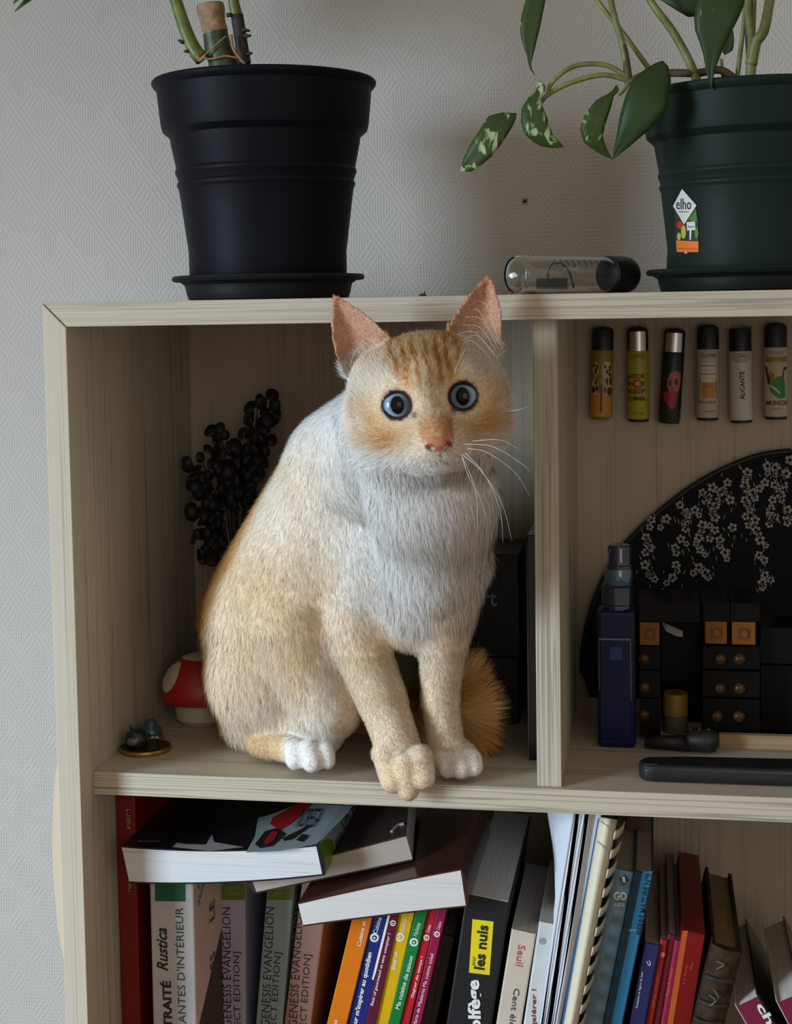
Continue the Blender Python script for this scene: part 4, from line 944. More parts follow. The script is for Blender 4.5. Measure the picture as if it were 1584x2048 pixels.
# toadstool ornament
mp_ = PZ(392, 1452, ZS); cm = np.array([mp_[0], mp_[1]+.014, ZS]); mk = mpp(cm[1])
tm = empty('toadstool_ornament', cm, 'red toadstool ornament with big white spots beside the cat', 'ornament')
REDG = mat('toadstool_red', (.36, .010, .010), .35, .5); CRM = mat('toadstool_cream', (.50, .44, .36), .45)
lathe_obj('stalk', [(0, .0), (.0150, 0), (.0185, .0034), (.0193, .010), (.0180, .0185), (.0145, .0224), (0, .0235)], cm, CRM, tm, 40)
capc = cm+np.array([0, 0, .0185]); mb = MB(); rc = .0265
rc = .0297; prof = [(a_*1.12, b_*1.12) for a_, b_ in ((0, .0285), (.008, .0278), (.015, .025), (.021, .0195), (.0250, .012), (.0265, .004), (.0255, -.0005), (.0225, -.002), (.013, .0), (0, .001))]
o = MB().lathe(prof, 48, capc).build('cap', REDG, tm); autosmooth(o, 50)
def cap_pt(az, t):
    k = t*5; i = min(4, int(k)); r_ = prof[i][0]*(1-k+i)+prof[i+1][0]*(k-i); z_ = prof[i][1]*(1-k+i)+prof[i+1][1]*(k-i); return np.array([capc[0]+(r_+.0002)*math.cos(az), capc[1]+(r_+.0002)*math.sin(az), capc[2]+z_+.0002])
for az0, t0 in ((-2.35, .66), (-.8, .66), (.8, .66), (2.3, .66), (0, .0)):
    v = []
    if t0 == 0: ring = [[cap_pt(a_, .01+.30*j/4) for a_ in np.linspace(0, 2*math.pi, 25)[:-1]] for j in range(5)]
    else: ring = [[cap_pt(az0+.36*j/4*math.cos(a_), t0+.27*j/4*math.sin(a_)) for a_ in np.linspace(0, 2*math.pi, 25)[:-1]] for j in range(5)]
    v = [p for r_ in ring for p in r_]; f = [(j*24+i, j*24+(i+1) % 24, (j+1)*24+(i+1) % 24, (j+1)*24+i) for j in range(4) for i in range(24)]
    mesh('spot', v, f, CRM, tm, True)
# gold rimmed coaster with two small trinkets
dc = PZ(283, 1500, ZS); dr = (337-229)/2*mpp(dc[1])
dc[0] = max(dc[0], XIN+dr+.0006)
cs = empty('coaster', dc, 'round dark coaster with a gold rim in the front corner of the shelf', 'coaster')
lathe_obj('rim', [(dr*.93, .0002), (dr*.985, .0), (dr, .001), (dr, .0022), (dr*.985, .0032), (dr*.95, .0034), (dr*.93, .003)], dc, mat('brushed_gold', (.36, .20, .05), .35, metal=.8), cs, 64)
lathe_obj('plate', [(0, .0), (dr*.94, .0), (dr*.94, .0027), (0, .0027)], dc, mat('coaster_dark', (.028, .017, .009), .4), cs, 64)
tc_ = dc+np.array([-.006, -.001, .0030]); mb = MB(); tk = empty('dark_trinket', tc_, 'small rounded dark green glazed trinket standing on the gold rimmed coaster', 'trinket')
mb.lathe([(0, 0), (.0062, 0), (.0078, .002), (.0078, .006), (.0062, .0100), (.003, .0118), (0, .0122)], 28, tc_); mb.build('body', mat('glazed_dark', (.016, .024, .020), .2), tk, True)
for s_ in (-.0035, .0038): MB().ball(tc_+np.array([s_, 0, .0130]), .0014, 10, 8).build('knob', mat('glazed_dark2', (.02, .03, .026), .15), tk, True)
MB().ball(tc_+np.array([-.0005, -.0066, .0046]), (.0040, .0016, .0030), 14, 8).build('pale_patch', mat('glazed_grey', (.13, .13, .10), .3), tk, True)
bp2 = PZ(303, 1478, ZS); bz = empty('blue_trinket', bp2, 'small blue and teal glazed trinket behind the dark coaster', 'trinket')
MB().lathe([(0, 0), (.0085, 0), (.0090, .0012), (.0086, .0028), (0, .003)], 28, bp2).build('base', mat('glaze_gold', (.16, .10, .05), .3), bz, True)
MB().lathe([(0, .0028), (.0072, .0028), (.0080, .0050), (.0074, .0080), (.0050, .0090), (.0046, .0120), (.0026, .0140), (0, .0145)], 12, bp2).build('body', mat('glaze_teal', (.030, .085, .105), .15, .7), bz, True)
for s_ in (-.006, -.002, .003, .006): MB().ball(bp2+np.array([s_, -.0062, .0030]), (.0016, .0013, .0013), 10, 8).build('white_drop', mat('glaze_white', (.42, .45, .42), .2), bz, True)
# black boxes at the right of the compartment
BKB = mat('black_card', (.008, .008, .009), .4, .4)
lb = PX(940, 1330, .20); bb = PZ(1005, 1448, ZS)
x0 = PX(905, 1300, .165)[0]; x1 = PX(1036, 1300, .165)[0]
o = top('black_box', boxv(x0, x1, .165, .245, ZS, ZS+.048), BOXF, mat('charcoal_card', (.016, .016, .017), .6), 'low charcoal box on the shelf behind the cat tail', 'box', ((x0+x1)/2, .20, ZS)); bevel(o, .001)
bx_ = empty('black_box', ((x0+x1)/2, .205, ZS+.0482), 'black box with a pale logo stacked on the charcoal box behind the cat', 'box'); zt_ = PX(980, 1108, .17)[2]
o = mesh('carton', boxv(x0-.004, x1+.001, .170, .243, ZS+.0482, zt_), BOXF, BKB, bx_); bevel(o, .001)
lettering('rt', PX(964, 1212, .1698), (1, 0, 0), (0, 0, 1), .011, .010, mat('pale_grey_ink', (.22, .22, .23), .5), bx_)
xs = PX(1040, 1300, .075); xf0 = XD-.0095
fo = empty('folder', (XD-.005, .15, ZS), 'tall glossy black folder standing against the divider', 'folder')
o = mesh('cover', boxv(xf0, XD-.0006, .080, .24, ZS, PX(1045, 1070, .08)[2]), BOXF, mat('black_gloss', (.007, .007, .008), .22, .5), fo); bevel(o, .0007)
mesh('edge', boxv(xf0-.0003, xf0+.0003, .0796, .081, ZS+.002, PX(1045, 1085, .08)[2]), BOXF, mat('grey_edge', (.07, .07, .08), .4), fo)

# ================================================================== right compartment
YW = DEP
CB = mat('lighter_cap_black', (.010, .010, .011), .45); CHR = mat('lighter_chrome', (.55, .53, .50), .28, metal=1.0); BASEB = mat('lighter_base_black', (.012, .012, .012), .5)
def lighter(ub, vb_, ut, vt, vcap, body, label, chrome=False, tipped=True, base=True, art=None, flat=False, wid=42):
    """round lighter stuck upright on the back panel: bottom centre (ub,vb), top centre (ut,vt); vcap where the hood begins"""
    r = wid/2*mpp(YW-.008); Yc = YW-r-.0004
    B = PX(ub, vb_, Yc); T = PX(ut, vt, Yc); d = T-B; Lg = np.linalg.norm(d); d /= Lg
    ex = np.cross(d, (0, 1.0, 0)); ex = -ex if ex[0] < 0 else ex; ex /= np.linalg.norm(ex); ey = np.cross(d, ex)
    M = Matrix(((ex[0], ey[0], d[0], B[0]), (ex[1], ey[1], d[1], B[1]), (ex[2], ey[2], d[2], B[2]), (0, 0, 0, 1)))
    th = (vb_-vcap)/(vb_-vt)*Lg
    root = empty('lighter', B, label, 'lighter', 'lighters stuck in a row on the back panel')
    z0 = .0022 if base else .0
    if base: autosmooth(MB().lathe([(0, .0), (r*.90, .0), (r*.94, .0006), (r*.94, z0), (0, z0)], 28, (0, 0, 0), M).build('base', BASEB, root))
    pr = [(0, z0), (r*.96, z0), (r, z0+.0006)]
    if not base: pr = [(0, 0), (r*.75, .0004), (r*.93, .0018), (r, .004)]
    autosmooth(MB().lathe(pr+[(r, th-.0008), (r*.97, th), (0, th)], 36, (0, 0, 0), M).build('body', body, root))
    hr = r*.97
    if flat: hp_ = [(0, th-.0002), (hr, th-.0002), (hr, Lg-.0015), (hr*.95, Lg-.0005), (0, Lg-.0005)]
    else: hp_ = [(0, th-.0002), (hr, th-.0002), (hr, Lg*.5+th*.5+ (Lg-th)*.28), (hr*.92, Lg-.0018), (hr*.6, Lg-.0003), (0, Lg)]
    autosmooth(MB().lathe(hp_, 28, (0, 0, 0), M).build('hood', CB, root))
    if flat: MB().box(hr*.45, hr*.98, -hr*.4, hr*.4, Lg-.001, Lg+.0012, M).build('thumb_lever', CB, root)
    if chrome:
        v = []; cz0, cz1 = th-.0001, th+(Lg-th)*.80
        for z_ in (cz0, cz1):
            for a_ in np.linspace(-.50*math.pi-1.05, -.5*math.pi+.80, 17): v.append(tuple(M @ Vector((r*1.01*math.cos(a_), -r*1.01*math.sin(a_)*(-1 if ey[1] > 0 else 1), z_))))
        mesh('metal_shield', v, [(i, i+1, 17+i+1, 17+i) for i in range(16)], CHR, root, True)
    fy = 1 if ey[1] > 0 else -1
    def wall(s_, t, lift=.00015):            # s_ -1..1 across the visible face, t 0..1 up the printed body
        x_ = s_*r*.96; return np.array(M @ Vector(((r+lift)/r*x_, -fy*(r+lift)*math.sqrt(max(0, 1-(x_/r)**2)), z0+(th-z0)*t)))
    def patch(poly, m, lift=.00015, name='print'):
        bm = bmesh.new(); vs_ = [bm.verts.new((a_, b__, 0)) for a_, b__ in poly]; bm.faces.new(vs_)
        for _ in range(3):
            bmesh.ops.triangulate(bm, faces=bm.faces[:]); lg = [e for e in bm.edges if abs(e.verts[0].co.x-e.verts[1].co.x) > .22]
            if not lg: break
            bmesh.ops.subdivide_edges(bm, edges=lg, cuts=1)
        bmesh.ops.triangulate(bm, faces=bm.faces[:]); bm.verts.index_update()
        P_ = [wall(q.co.x, q.co.y, lift) for q in bm.verts]; fs = [tuple(x.index for x in f_.verts) for f_ in bm.faces]; bm.free()
        return mesh(name, P_, fs, m, root)
    def words(s__, x0_, x1_, t0, t1, m, rot=False, bold=.0, lift=.0003):
        vv, ff = text_verts(s__, bold); lo_, hi = vv.min(0), vv.max(0); q = (vv-lo_)/np.maximum(hi-lo_, 1e-6)
        P_ = [wall(x1_+(x0_-x1_)*b__, t0+(t1-t0)*a_, lift) if rot else wall(x0_+(x1_-x0_)*a_, t0+(t1-t0)*b__, lift) for a_, b__, _ in q]
        return mesh('lettering', P_, ff, m, root)
    if art: art(patch, words)
    return root
def rect(x0, x1, t0, t1): return [(x0, t0), (x1, t0), (x1, t1), (x0, t1)]
def ring(cx_, ct_, rx, rt, n=14): return [(cx_+rx*math.cos(2*math.pi*i/n), ct_+rt*math.sin(2*math.pi*i/n)) for i in range(n)]
INKG = mat('print_grey', (.10, .09, .08), .5); MAR = mat('print_maroon', (.10, .02, .015), .5); SKULL = mat('print_pink', (.38, .12, .11), .5); REDK = mat('print_red', (.34, .012, .02), .5); BEER = mat('print_beer', (.50, .22, .02), .5)
FOAM = mat('print_foam', (.58, .56, .47), .5); HATG = mat('print_green', (.02, .20, .05), .5); PRET = mat('print_brown', (.06, .025, .015), .5); GOLDP = mat('print_gold', (.28, .19, .05), .5); CRP = mat('print_cream', (.48, .42, .26), .5); ORP = mat('print_orange', (.55, .22, .02), .5)
LIPS = mat('print_lips', (.30, .06, .02), .5)
def art1(patch, words):
    for x_, t_, rx, rt in ((-.55, .74, .30, .10), (.5, .72, .42, .13), (-.6, .48, .32, .12), (.55, .48, .34, .13)): patch(ring(x_, t_, rx, rt), CRP)
    for x_, t_, rx, rt in ((-.7, .78, .10, .03), (-.42, .76, .12, .04), (-.55, .70, .13, .04), (.3, .77, .12, .025), (.5, .70, .14, .03), (.75, .75, .10, .05), (.72, .66, .12, .03), (-.7, .44, .16, .05), (-.4, .46, .12, .04), (-.5, .55, .10, .05), (.35, .44, .10, .05), (.72, .42, .22, .06), (.5, .56, .1, .06), (.78, .56, .1, .06)):
        patch(ring(x_, t_, rx, rt, 10), MAR, .0003)
    patch(rect(-.92, .92, .06, .40), ORP); patch(rect(-.09, .10, .12, .52), mat('print_stem', (.12, .045, .01), .5), .0003)
def art2(patch, words):
    words('CLIPPER', -.80, .70, .885, .945, INKG); words('LOOK', -.92, .72, .60, .665, MAR, bold=.03); words('NOT', -.9, .75, .49, .555, MAR, bold=.03)
    patch(ring(-.05, .52, .50, .075), LIPS, .0004); patch(ring(-.05, .525, .22, .03), mat('print_lips_pale', (.55, .32, .14), .5), .0006)
    words('KEEP', -.92, .72, .375, .44, MAR, bold=.03); words('COOL', -.86, .76, .27, .335, MAR, bold=.03); patch(ring(-.18, .303, .24, .03), MAR, .0005); patch(ring(.34, .303, .24, .03), MAR, .0005); words('CLIPPER', -.45, .55, .075, .095, MAR)
def art3(patch, words):
    patch([(-.15, .70), (.35, .73), (.78, .70), (.82, .55), (.66, .40), (.30, .36), (-.1, .40), (-.42, .50), (-.42, .60)], SKULL)
    patch([(-.75, .42), (.66, .44), (.55, .25), (.2, .16), (-.15, .22), (-.6, .30)], REDK, .00025)
    patch(ring(-.12, .55, .15, .045), MAR, .0004); patch(ring(.42, .57, .17, .045), MAR, .0004); patch(ring(.1, .47, .09, .03), MAR, .0004)
def art4(patch, words):
    words('CLIPPER', -.66, .72, .885, .94, INKG); patch(rect(-.62, .70, .52, .76), FOAM); patch(ring(-.3, .77, .30, .035), FOAM); patch(ring(.3, .78, .36, .04), FOAM); patch([(-.62, .52), (.66, .52), (.56, .29), (-.48, .29)], BEER, .0003)
    words('BIER', -.4, .3, .43, .49, LIPS); patch(rect(-.66, .72, .755, .765), INKG, .0004); patch(rect(-.6, .66, .635, .645), INKG, .0004); words('BAVARIA', -.80, .75, .205, .25, INKG); words('MUNCHEN', -.35, .6, .085, .105, INKG)
    for x_ in (-.80, .80): patch([(x_-.04, .28), (x_+.04, .28), (x_*.88+.03, .56), (x_*.88-.03, .56)], GOLDP, .0003)
def art5(patch, words):
    words('CLIPPER', -.62, .62, .895, .955, INKG); patch(rect(-.75, .78, .965, .972), INKG); patch(rect(-.75, .78, .872, .879), INKG); patch(rect(-.75, -.71, .872, .972), INKG); patch(rect(.74, .78, .872, .972), INKG); words('SPANISH', -.55, .55, .84, .862, INKG)
    words('ALICANTE', -.14, .28, .30, .71, INK, rot=True, bold=.025)
def art6(patch, words):
    words('CLIPPER', -.75, .6, .89, .94, mat('print_pale', (.30, .27, .21), .5)); patch(rect(-.88, .93, .79, .865), GOLDP); patch(ring(-.05, .74, .62, .065), CRP); patch([(-.6, .74), (.5, .74), (.1, .50), (-.15, .48)], CRP)
    patch([(-.95, .72), (-.80, .72), (-.50, .48), (-.72, .46)], PRET, .0003); patch([(.88, .72), (.62, .71), (.40, .52), (.58, .52), (.66, .66), (.88, .69)], PRET, .0003); patch([(-.6, .66), (-.2, .62), (-.2, .45), (-.55, .40)], GOLDP, .0003)
    patch([(-.25, .52), (.05, .585), (.40, .585), (.66, .52), (.72, .40), (.70, .34), (.15, .33), (-.4, .44)], HATG, .0004); patch([(-.62, .42), (-.4, .45), (.2, .355), (.72, .37), (.75, .29), (.45, .26), (.0, .28), (-.45, .35)], HATG, .00045)
    patch([(-.5, .435), (-.42, .46), (.28, .355), (.22, .335)], FOAM, .0006); words('MUNICH', -.86, .9, .165, .235, PRET, bold=.02); words('GERMANY', -.45, .5, .105, .125, INKG)
lighter(1202, 840, 1206, 653, 700, mat('lighter_olive', (.22, .20, .015), .35), 'lighter with black cap and giraffe patterned green and orange wrap', art=art1, base=False, wid=43)
lighter(1277, 843, 1275, 653, 701, mat('lighter_acid_yellow', (.36, .34, .015), .4), 'acid yellow lighter printed LOOK and KEEP COOL with a silver shield', chrome=True, art=art2, wid=42)
lighter(1338, 846, 1350, 656, 703, mat('lighter_black', (.010, .012, .012), .4), 'black lighter with a pink skull print and a silver shield', chrome=True, art=art3, wid=42)
lighter(1415, 840, 1416, 649, 698, mat('lighter_ivory', (.47, .42, .34), .4), 'ivory lighter printed with a foaming beer glass', art=art4, wid=43)
lighter(1483, 845, 1480, 656, 702, mat('lighter_white', (.56, .54, .50), .4), 'plain white lighter printed ALICANTE along its side', art=art5, flat=True, wid=43)
lighter(1552, 838, 1551, 645, 694, mat('lighter_ivory_two', (.48, .43, .35), .4), 'ivory lighter printed with a green hat and MUNICH', art=art6, wid=44)
# fan
YF = DEP-.012
half = [(1584, 903), (1520, 912), (1460, 934), (1400, 965), (1345, 1004), (1295, 1046), (1250, 1092), (1218, 1140), (1194, 1190), (1176, 1245), (1166, 1300), (1164, 1350)]
LP_ = [PX(u, v, YF) for u, v in half]; xc = LP_[0][0]+.004
fan = empty('fan', (xc, YF, ZS), 'large round black fan with white blossom print behind the small objects', 'fan')
pts = [(p[0], p[2]) for p in LP_]+[(LP_[-1][0]+.006, ZS+.0008)]
pts = pts+[(2*xc-x_, z_) for x_, z_ in pts[::-1]]; n_ = len(pts)
v = [(x_, YF+.004, z_) for x_, z_ in pts]+[(x_, YF+.007, z_) for x_, z_ in pts]
o = mesh('panel', v, [tuple(range(n_-1, -1, -1)), tuple(range(n_, 2*n_))]+[(i, (i+1) % n_, (i+1) % n_+n_, i+n_) for i in range(n_)], mat('fan_cloth', (.006, .0065, .011), .8, .2), fan)
rim_ = [np.array((x_, YF+.0055, z_)) for x_, z_ in pts]
MB().tube(spline(rim_[:12], 40), .0020, 8).build('rim', mat('fan_rim', (.006, .006, .007), .5), fan, True); MB().tube(spline([np.array((2*xc-p[0], p[1], p[2])) for p in rim_[:12]], 40), .0020, 8).build('rim', MATS['fan_rim'], fan, True)
FLW = mat('blossom_print', (.30, .29, .28), .8); mbf = MB(); mpf = mpp(YF); rf = random.Random(3)
def blossom(u, v, r):
    c = PX(u, v, YF+.0037); a0_ = rf.uniform(0, 1.2)
    for k_ in range(5):
        a_ = a0_+k_*2*math.pi/5; cc = c+np.array([math.cos(a_), 0, math.sin(a_)])*r*.62*mpf; rr = r*.36*mpf
        mbf.add([(cc[0]+rr*math.cos(t), YF+.0036, cc[2]+rr*math.sin(t)) for t in np.linspace(0, 2*math.pi, 8)[:-1]], [tuple(range(6, -1, -1))])
def sliver(u, v, L_, ang, w_=2.2):
    c = PX(u, v, YF+.0036); d = np.array([math.cos(ang), 0, math.sin(ang)])*L_*mpf/2; s__ = np.array([-math.sin(ang), 0, math.cos(ang)])*w_*mpf/2
    mbf.add([tuple(c-d), tuple(c+s__), tuple(c+d), tuple(c-s__)], [(0, 3, 2, 1)])
strands = [[(1303, 1040), (1292, 1075), (1300, 1095), (1290, 1130), (1300, 1150)], [(1333, 1038), (1360, 1010)], [(1405, 985), (1390, 1020), (1370, 1048), (1362, 1078), (1350, 1095), (1352, 1130), (1345, 1155)], [(1375, 1030), (1405, 1050), (1398, 1075), (1400, 1100), (1398, 1135), (1410, 1145)],
           [(1455, 965), (1440, 985), (1432, 1010), (1430, 1035), (1430, 1060), (1440, 1080), (1450, 1105)], [(1495, 945), (1490, 970), (1505, 985)], [(1460, 1000)], [(1490, 1000), (1500, 1020), (1510, 1040), (1512, 1060), (1520, 1080), (1518, 1110), (1530, 1150), (1525, 1165)], [(1530, 965), (1545, 1000), (1540, 1025), (1550, 1035)], [(1550, 935), (1535, 932)], [(1580, 920), (1572, 947), (1568, 970), (1562, 990), (1575, 1020), (1575, 1035)], [(1415, 1000), (1425, 975)], [(1555, 955), (1560, 960)], [(1465, 1055)], [(1324, 1185)]]
for st in strands:
    for (u, v_) in st:
        blossom(u, v_, rf.uniform(8.5, 11)); 
        if len(st) > 1: blossom(u+rf.uniform(-13, 13), v_+rf.uniform(8, 18), rf.uniform(6.5, 9))
        for _ in range(3): sliver(u+rf.uniform(-20, 20), v_+rf.uniform(-16, 22), rf.uniform(7, 14), rf.uniform(-1.9, -1.0))
mirror = MB(); mirror.v = [(2*xc-a_, b__, c_) for a_, b__, c_ in mbf.v]; mirror.f = [tuple(reversed(f_)) for f_ in mbf.f]; mbf.add(mirror.v, mirror.f)
mbf.build('blossom_print', FLW, fan)['kind'] = 'stuff'
# vaping device
vb2 = PZ(1234, 1497, ZS); md = mpp(vb2[1]); vd = empty('vape_device', (vb2[0], vb2[1]+.012, ZS), 'worn dark blue vaping device standing by the divider', 'vape'); vx, vy = vb2[0], vb2[1]+.012
BLU = mat('vape_blue', (.004, .009, .045), .35, .25, noise=.3, nscale=60); SCR = mat('vape_worn', (.12, .13, .17), .5)
zb = lambda v_: PX(1234, v_, vb2[1])[2]
o = mesh('battery_body', boxv(vx-38*md, vx+37*md, vb2[1], vb2[1]+.024, ZS+.0003, zb(1222)), BOXF, BLU, vd); bevel(o, .003, 3)
o = mesh('front_plate', boxv(vx-33*md, vx+28*md, vb2[1]-.0009, vb2[1]+.002, ZS+.006, zb(1278)), BOXF, mat('vape_plate', (.004, .009, .052), .3, .25), vd); bevel(o, .0008, 2)
o = mesh('fire_button', boxv(vx-14*md, vx+12*md, vb2[1]-.0022, vb2[1], zb(1320), zb(1292)), BOXF, mat('vape_button', (.012, .03, .12), .25, .4), vd); bevel(o, .0006, 2)
mesh('scratch', boxv(vx-34*md, vx+28*md, vb2[1]-.0011, vb2[1]-.0005, zb(1280), zb(1276.5)), BOXF, SCR, vd); mesh('scratch', boxv(vx+27*md, vx+28.5*md, vb2[1]-.0011, vb2[1]-.0003, zb(1400), zb(1280)), BOXF, SCR, vd); mesh('scratch', boxv(vx-34*md, vx-33*md, vb2[1]-.0011, vb2[1]-.0003, zb(1380), zb(1280)), BOXF, SCR, vd)
zz = lambda v_: zb(v_)
TNK = mat('vape_tank', (.008, .016, .045), .12, .8, coat=.5); GLS = mat('vape_glass', (.03, .09, .16), .05, .8, coat=1.0)
lathe_obj('tank_base', [(0, zz(1224)), (29*md, zz(1224)), (29*md, zz(1214)), (31*md, zz(1212)), (31*md, zz(1178)), (27*md, zz(1174)), (0, zz(1174))], (vx+2*md, vy, 0), TNK, vd, 36)
lathe_obj('tank_glass', [(0, zz(1175)), (26*md, zz(1175)), (28*md, zz(1168)), (28*md, zz(1148)), (26*md, zz(1142)), (0, zz(1142))], (vx+4*md, vy, 0), GLS, vd, 36)
lathe_obj('drip_tip', [(0, zz(1143)), (25*md, zz(1143)), (25*md, zz(1136)), (23*md, zz(1134)), (23*md, zz(1100)), (20*md, zz(1095)), (10*md, zz(1093)), (0, zz(1096))], (vx+6*md, vy, 0), TNK, vd, 36)
MB().tube([(vx-16*md, vy-.0072, zz(1128)), (vx-15*md, vy-.0072, zz(1108)), (vx-10*md, vy-.0074, zz(1102))], .0005, 5).build('scratch', SCR, vd); MB().tube([(vx+12*md, vy-.0072, zz(1102)), (vx+20*md, vy-.0062, zz(1099)), (vx+22*md, vy-.006, zz(1108))], .0006, 5).build('scratch', SCR, vd)
# toy brick model
BRK = mat('brick_black', (.0025, .0025, .0025), .35, .15); BRO = mat('brick_orange', (.20, .075, .006), .4, .2); STD = mat('stud_gold', (.055, .026, .008), .3, .3)
yk = .130; mk2 = mpp(yk); bm_ = empty('toy_brick_model', (PX(1400, 1450, yk)[0], yk+.02, ZS), 'black toy brick model with orange square bricks and gold studs', 'toy')
def brick(u0, u1, v0, v1, y0, y1, m, name='brick'):
    a_, b__ = PX(u0, v0, y0), PX(u1, v1, y0); o_ = mesh(name, boxv(a_[0], b__[0], y0, y1, max(b__[2], ZS), a_[2]), BOXF, m, bm_); bevel(o_, .0004, 2); return o_
brick(1277, 1400, 1205, 1246, yk, yk+.05, BRK); brick(1405, 1460, 1206, 1243, yk, yk+.05, BRK); brick(1462, 1520, 1206, 1244, yk, yk+.05, BRK); brick(1520, 1640, 1255, 1330, yk+.01, yk+.05, BRK)
for u0, u1, v0, v1 in ((1279, 1319, 1245, 1291), (1410, 1454, 1243, 1288), (1464, 1511, 1244, 1290)):
    brick(u0, u1, v0, v1, yk-.0015, yk+.012, BRO); c = PX((u0+u1)/2+1, (v0+v1)/2, yk-.0015)
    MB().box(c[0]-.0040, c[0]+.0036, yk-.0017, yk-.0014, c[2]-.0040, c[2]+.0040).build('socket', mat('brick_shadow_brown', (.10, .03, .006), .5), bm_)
    MB().lathe([(0, 0), (.0025, 0), (.0025, .0016), (0, .0016)], 20, tuple(c+np.array([0, -.0001, 0])), Matrix.Rotation(math.pi/2, 4, 'X')).build('stud', BRO, bm_)
for u0, u1 in ((1279, 1321), (1405, 1520)):
    for k_, (v0, v1) in enumerate(((1292, 1340), (1341, 1396), (1397, 1472))): brick(u0, u1, v0, v1, yk+.002, yk+.045, BRK)
brick(1322, 1404, 1246, 1378, yk+.055, yk+.075, BRK); brick(1322, 1404, 1378, 1470, yk+.055, yk+.075, BRK); brick(1521, 1640, 1330, 1472, yk+.02, yk+.05, BRK)
for u, v_ in ((1287, 1318), (1288, 1375), (1287, 1430), (1441, 1318), (1479, 1318), (1440, 1377), (1479, 1377), (1434, 1433), (1478, 1433)):
    c = PX(u, v_, yk+.001); MB().ball(c, (.0042, .0030, .0042), 14, 10).build('gold_stud', STD, bm_, True)
# white paper scrap, yellow roll, grey knob
c = PX(1345, 1262, yk-.006); v = [PX(1323, 1244, yk+.012), PX(1330, 1246, yk+.010), PX(1364, 1262, yk-.002), PX(1365, 1274, yk-.002), PX(1352, 1272, yk), PX(1332, 1262, yk+.006)]
o = mesh('paper_scrap', v, [tuple(range(5, -1, -1))], mat('scrap_white', (.30, .30, .29), .8), bm_); sd_ = o.modifiers.new('t', 'SOLIDIFY'); sd_.thickness = .0004
yr = yk+.004; a_, b__ = PX(1326, 1430, yr), PX(1378, 1430, yr); rr = .0095; zc = PX(1350, 1405, yr)[2]
sr = empty('spice_jar', ((a_[0]+b__[0])/2, yr+rr, ZS), 'small pale jar with a mustard yellow lid in front of the toy bricks', 'jar'); xj = (a_[0]+b__[0])/2; rj = (b__[0]-a_[0])/2; yj = .160
lathe_obj('jar', [(0, ZS+.0003), (rj*.96, ZS+.0003), (rj, ZS+.001), (rj, PX(1350, 1428, yj)[2]), (0, PX(1350, 1428, yj)[2])], (xj, yj, 0), mat('jar_grey', (.10, .085, .06), .5), sr, 28)
lathe_obj('lid', [(0, PX(1350, 1429, yj)[2]), (rj*1.0, PX(1350, 1429, yj)[2]), (rj*1.0, PX(1350, 1388, yj)[2]), (rj*.95, PX(1350, 1385, yj)[2]), (0, PX(1350, 1385, yj)[2])], (xj, yj, 0), mat('lid_mustard', (.22, .13, .012), .5), sr, 28)
# wooden strip, black rod with joint, long black bar
a_ = PZ(1438, 1497, ZS); b__ = PZ(1640, 1497, ZS); zs = PX(1440, 1469, a_[1])[2]
o = top('wooden_strip', boxv(a_[0], b__[0]+.05, a_[1], a_[1]+.006, ZS, zs), BOXF, wood('strip_wood', 'x', base=(.42, .28, .16), seed=2), 'flat light brown wooden strip lying before the toy bricks', 'strip', (a_[0]+.03, a_[1], ZS)); bevel(o, .0004)
rd = empty('jointed_rod', PZ(1400, 1490, ZS), 'short black rod with a knobbly joint behind the long black bar', 'rod')
p0, p1, p2 = PZ(1290, 1498, ZS), PZ(1378, 1503, ZS), PZ(1434, 1508, ZS)
BR = mat('black_rubber', (.012, .012, .012), .5, bump=.3)
MB().tube([p0+np.array([0, 0, .0052]), p1+np.array([0, 0, .0058])], [.0042, .0056], 16).build('shaft', BR, rd, True)
MB().tube([p1+np.array([-.002, 0, .0078]), p1+np.array([.002, 0, .0085]), p2+np.array([-.004, 0, .0085]), p2+np.array([0, 0, .0078])], [.006, .0078, .0078, .0062], 16).build('joint', BR, rd, True)
for du in (0, .006, .012): MB().ball(p1+np.array([.001+du, -.003, .0160]), .0016, 10, 8).build('knob', BR, rd, True)
q0, q1 = PZ(1276, 1563, ZS), PZ(1700, 1572, ZS); yb2 = PZ(1400, 1569, ZS)[1]
x0, x1 = q0[0], q1[0]+.06; hb = .0115; pr2 = []
outl = [(x0+.0085, yb2-.001), (x0+.003, yb2+.001), (x0, yb2+.007), (x0+.001, yb2+.014), (x0+.006, yb2+.019), (x0+.03, yb2+.023), (x1, yb2+.030), (x1, yb2)]
v = [(x_, y_, ZS+.0004) for x_, y_ in outl]+[(x_, y_, ZS+hb) for x_, y_ in outl]; n_ = len(outl)
bar = empty('black_bar', (x0+.05, yb2+.01, ZS), 'long black plastic handle with rounded end and small slots lying along the shelf front', 'handle')
o = mesh('shell', v, [tuple(range(n_)), tuple(range(2*n_-1, n_-1, -1))]+[(i, i+n_, (i+1) % n_+n_, (i+1) % n_) for i in range(n_)], mat('bar_black', (.010, .011, .012), .32, .5), bar); bevel(o, .0038, 4, 20); autosmooth(o, 60)
for u in (1300, 1420, 1556):
    c = PX(u, 1546, yb2-.0008); MB().ball((c[0], yb2+.0014, ZS+hb-.0022), (.0046, .0016, .0017), 14, 8).build('slot', mat('slot_black', (.002, .002, .002), .6), bar, True)
mesh('metal_tab', boxv(x0+.004, x0+.013, yb2+.0010, yb2+.0030, ZS+hb-.003, ZS+hb+.0002), BOXF, mat('tab_grey', (.06, .06, .06), .3, metal=.6), bar)
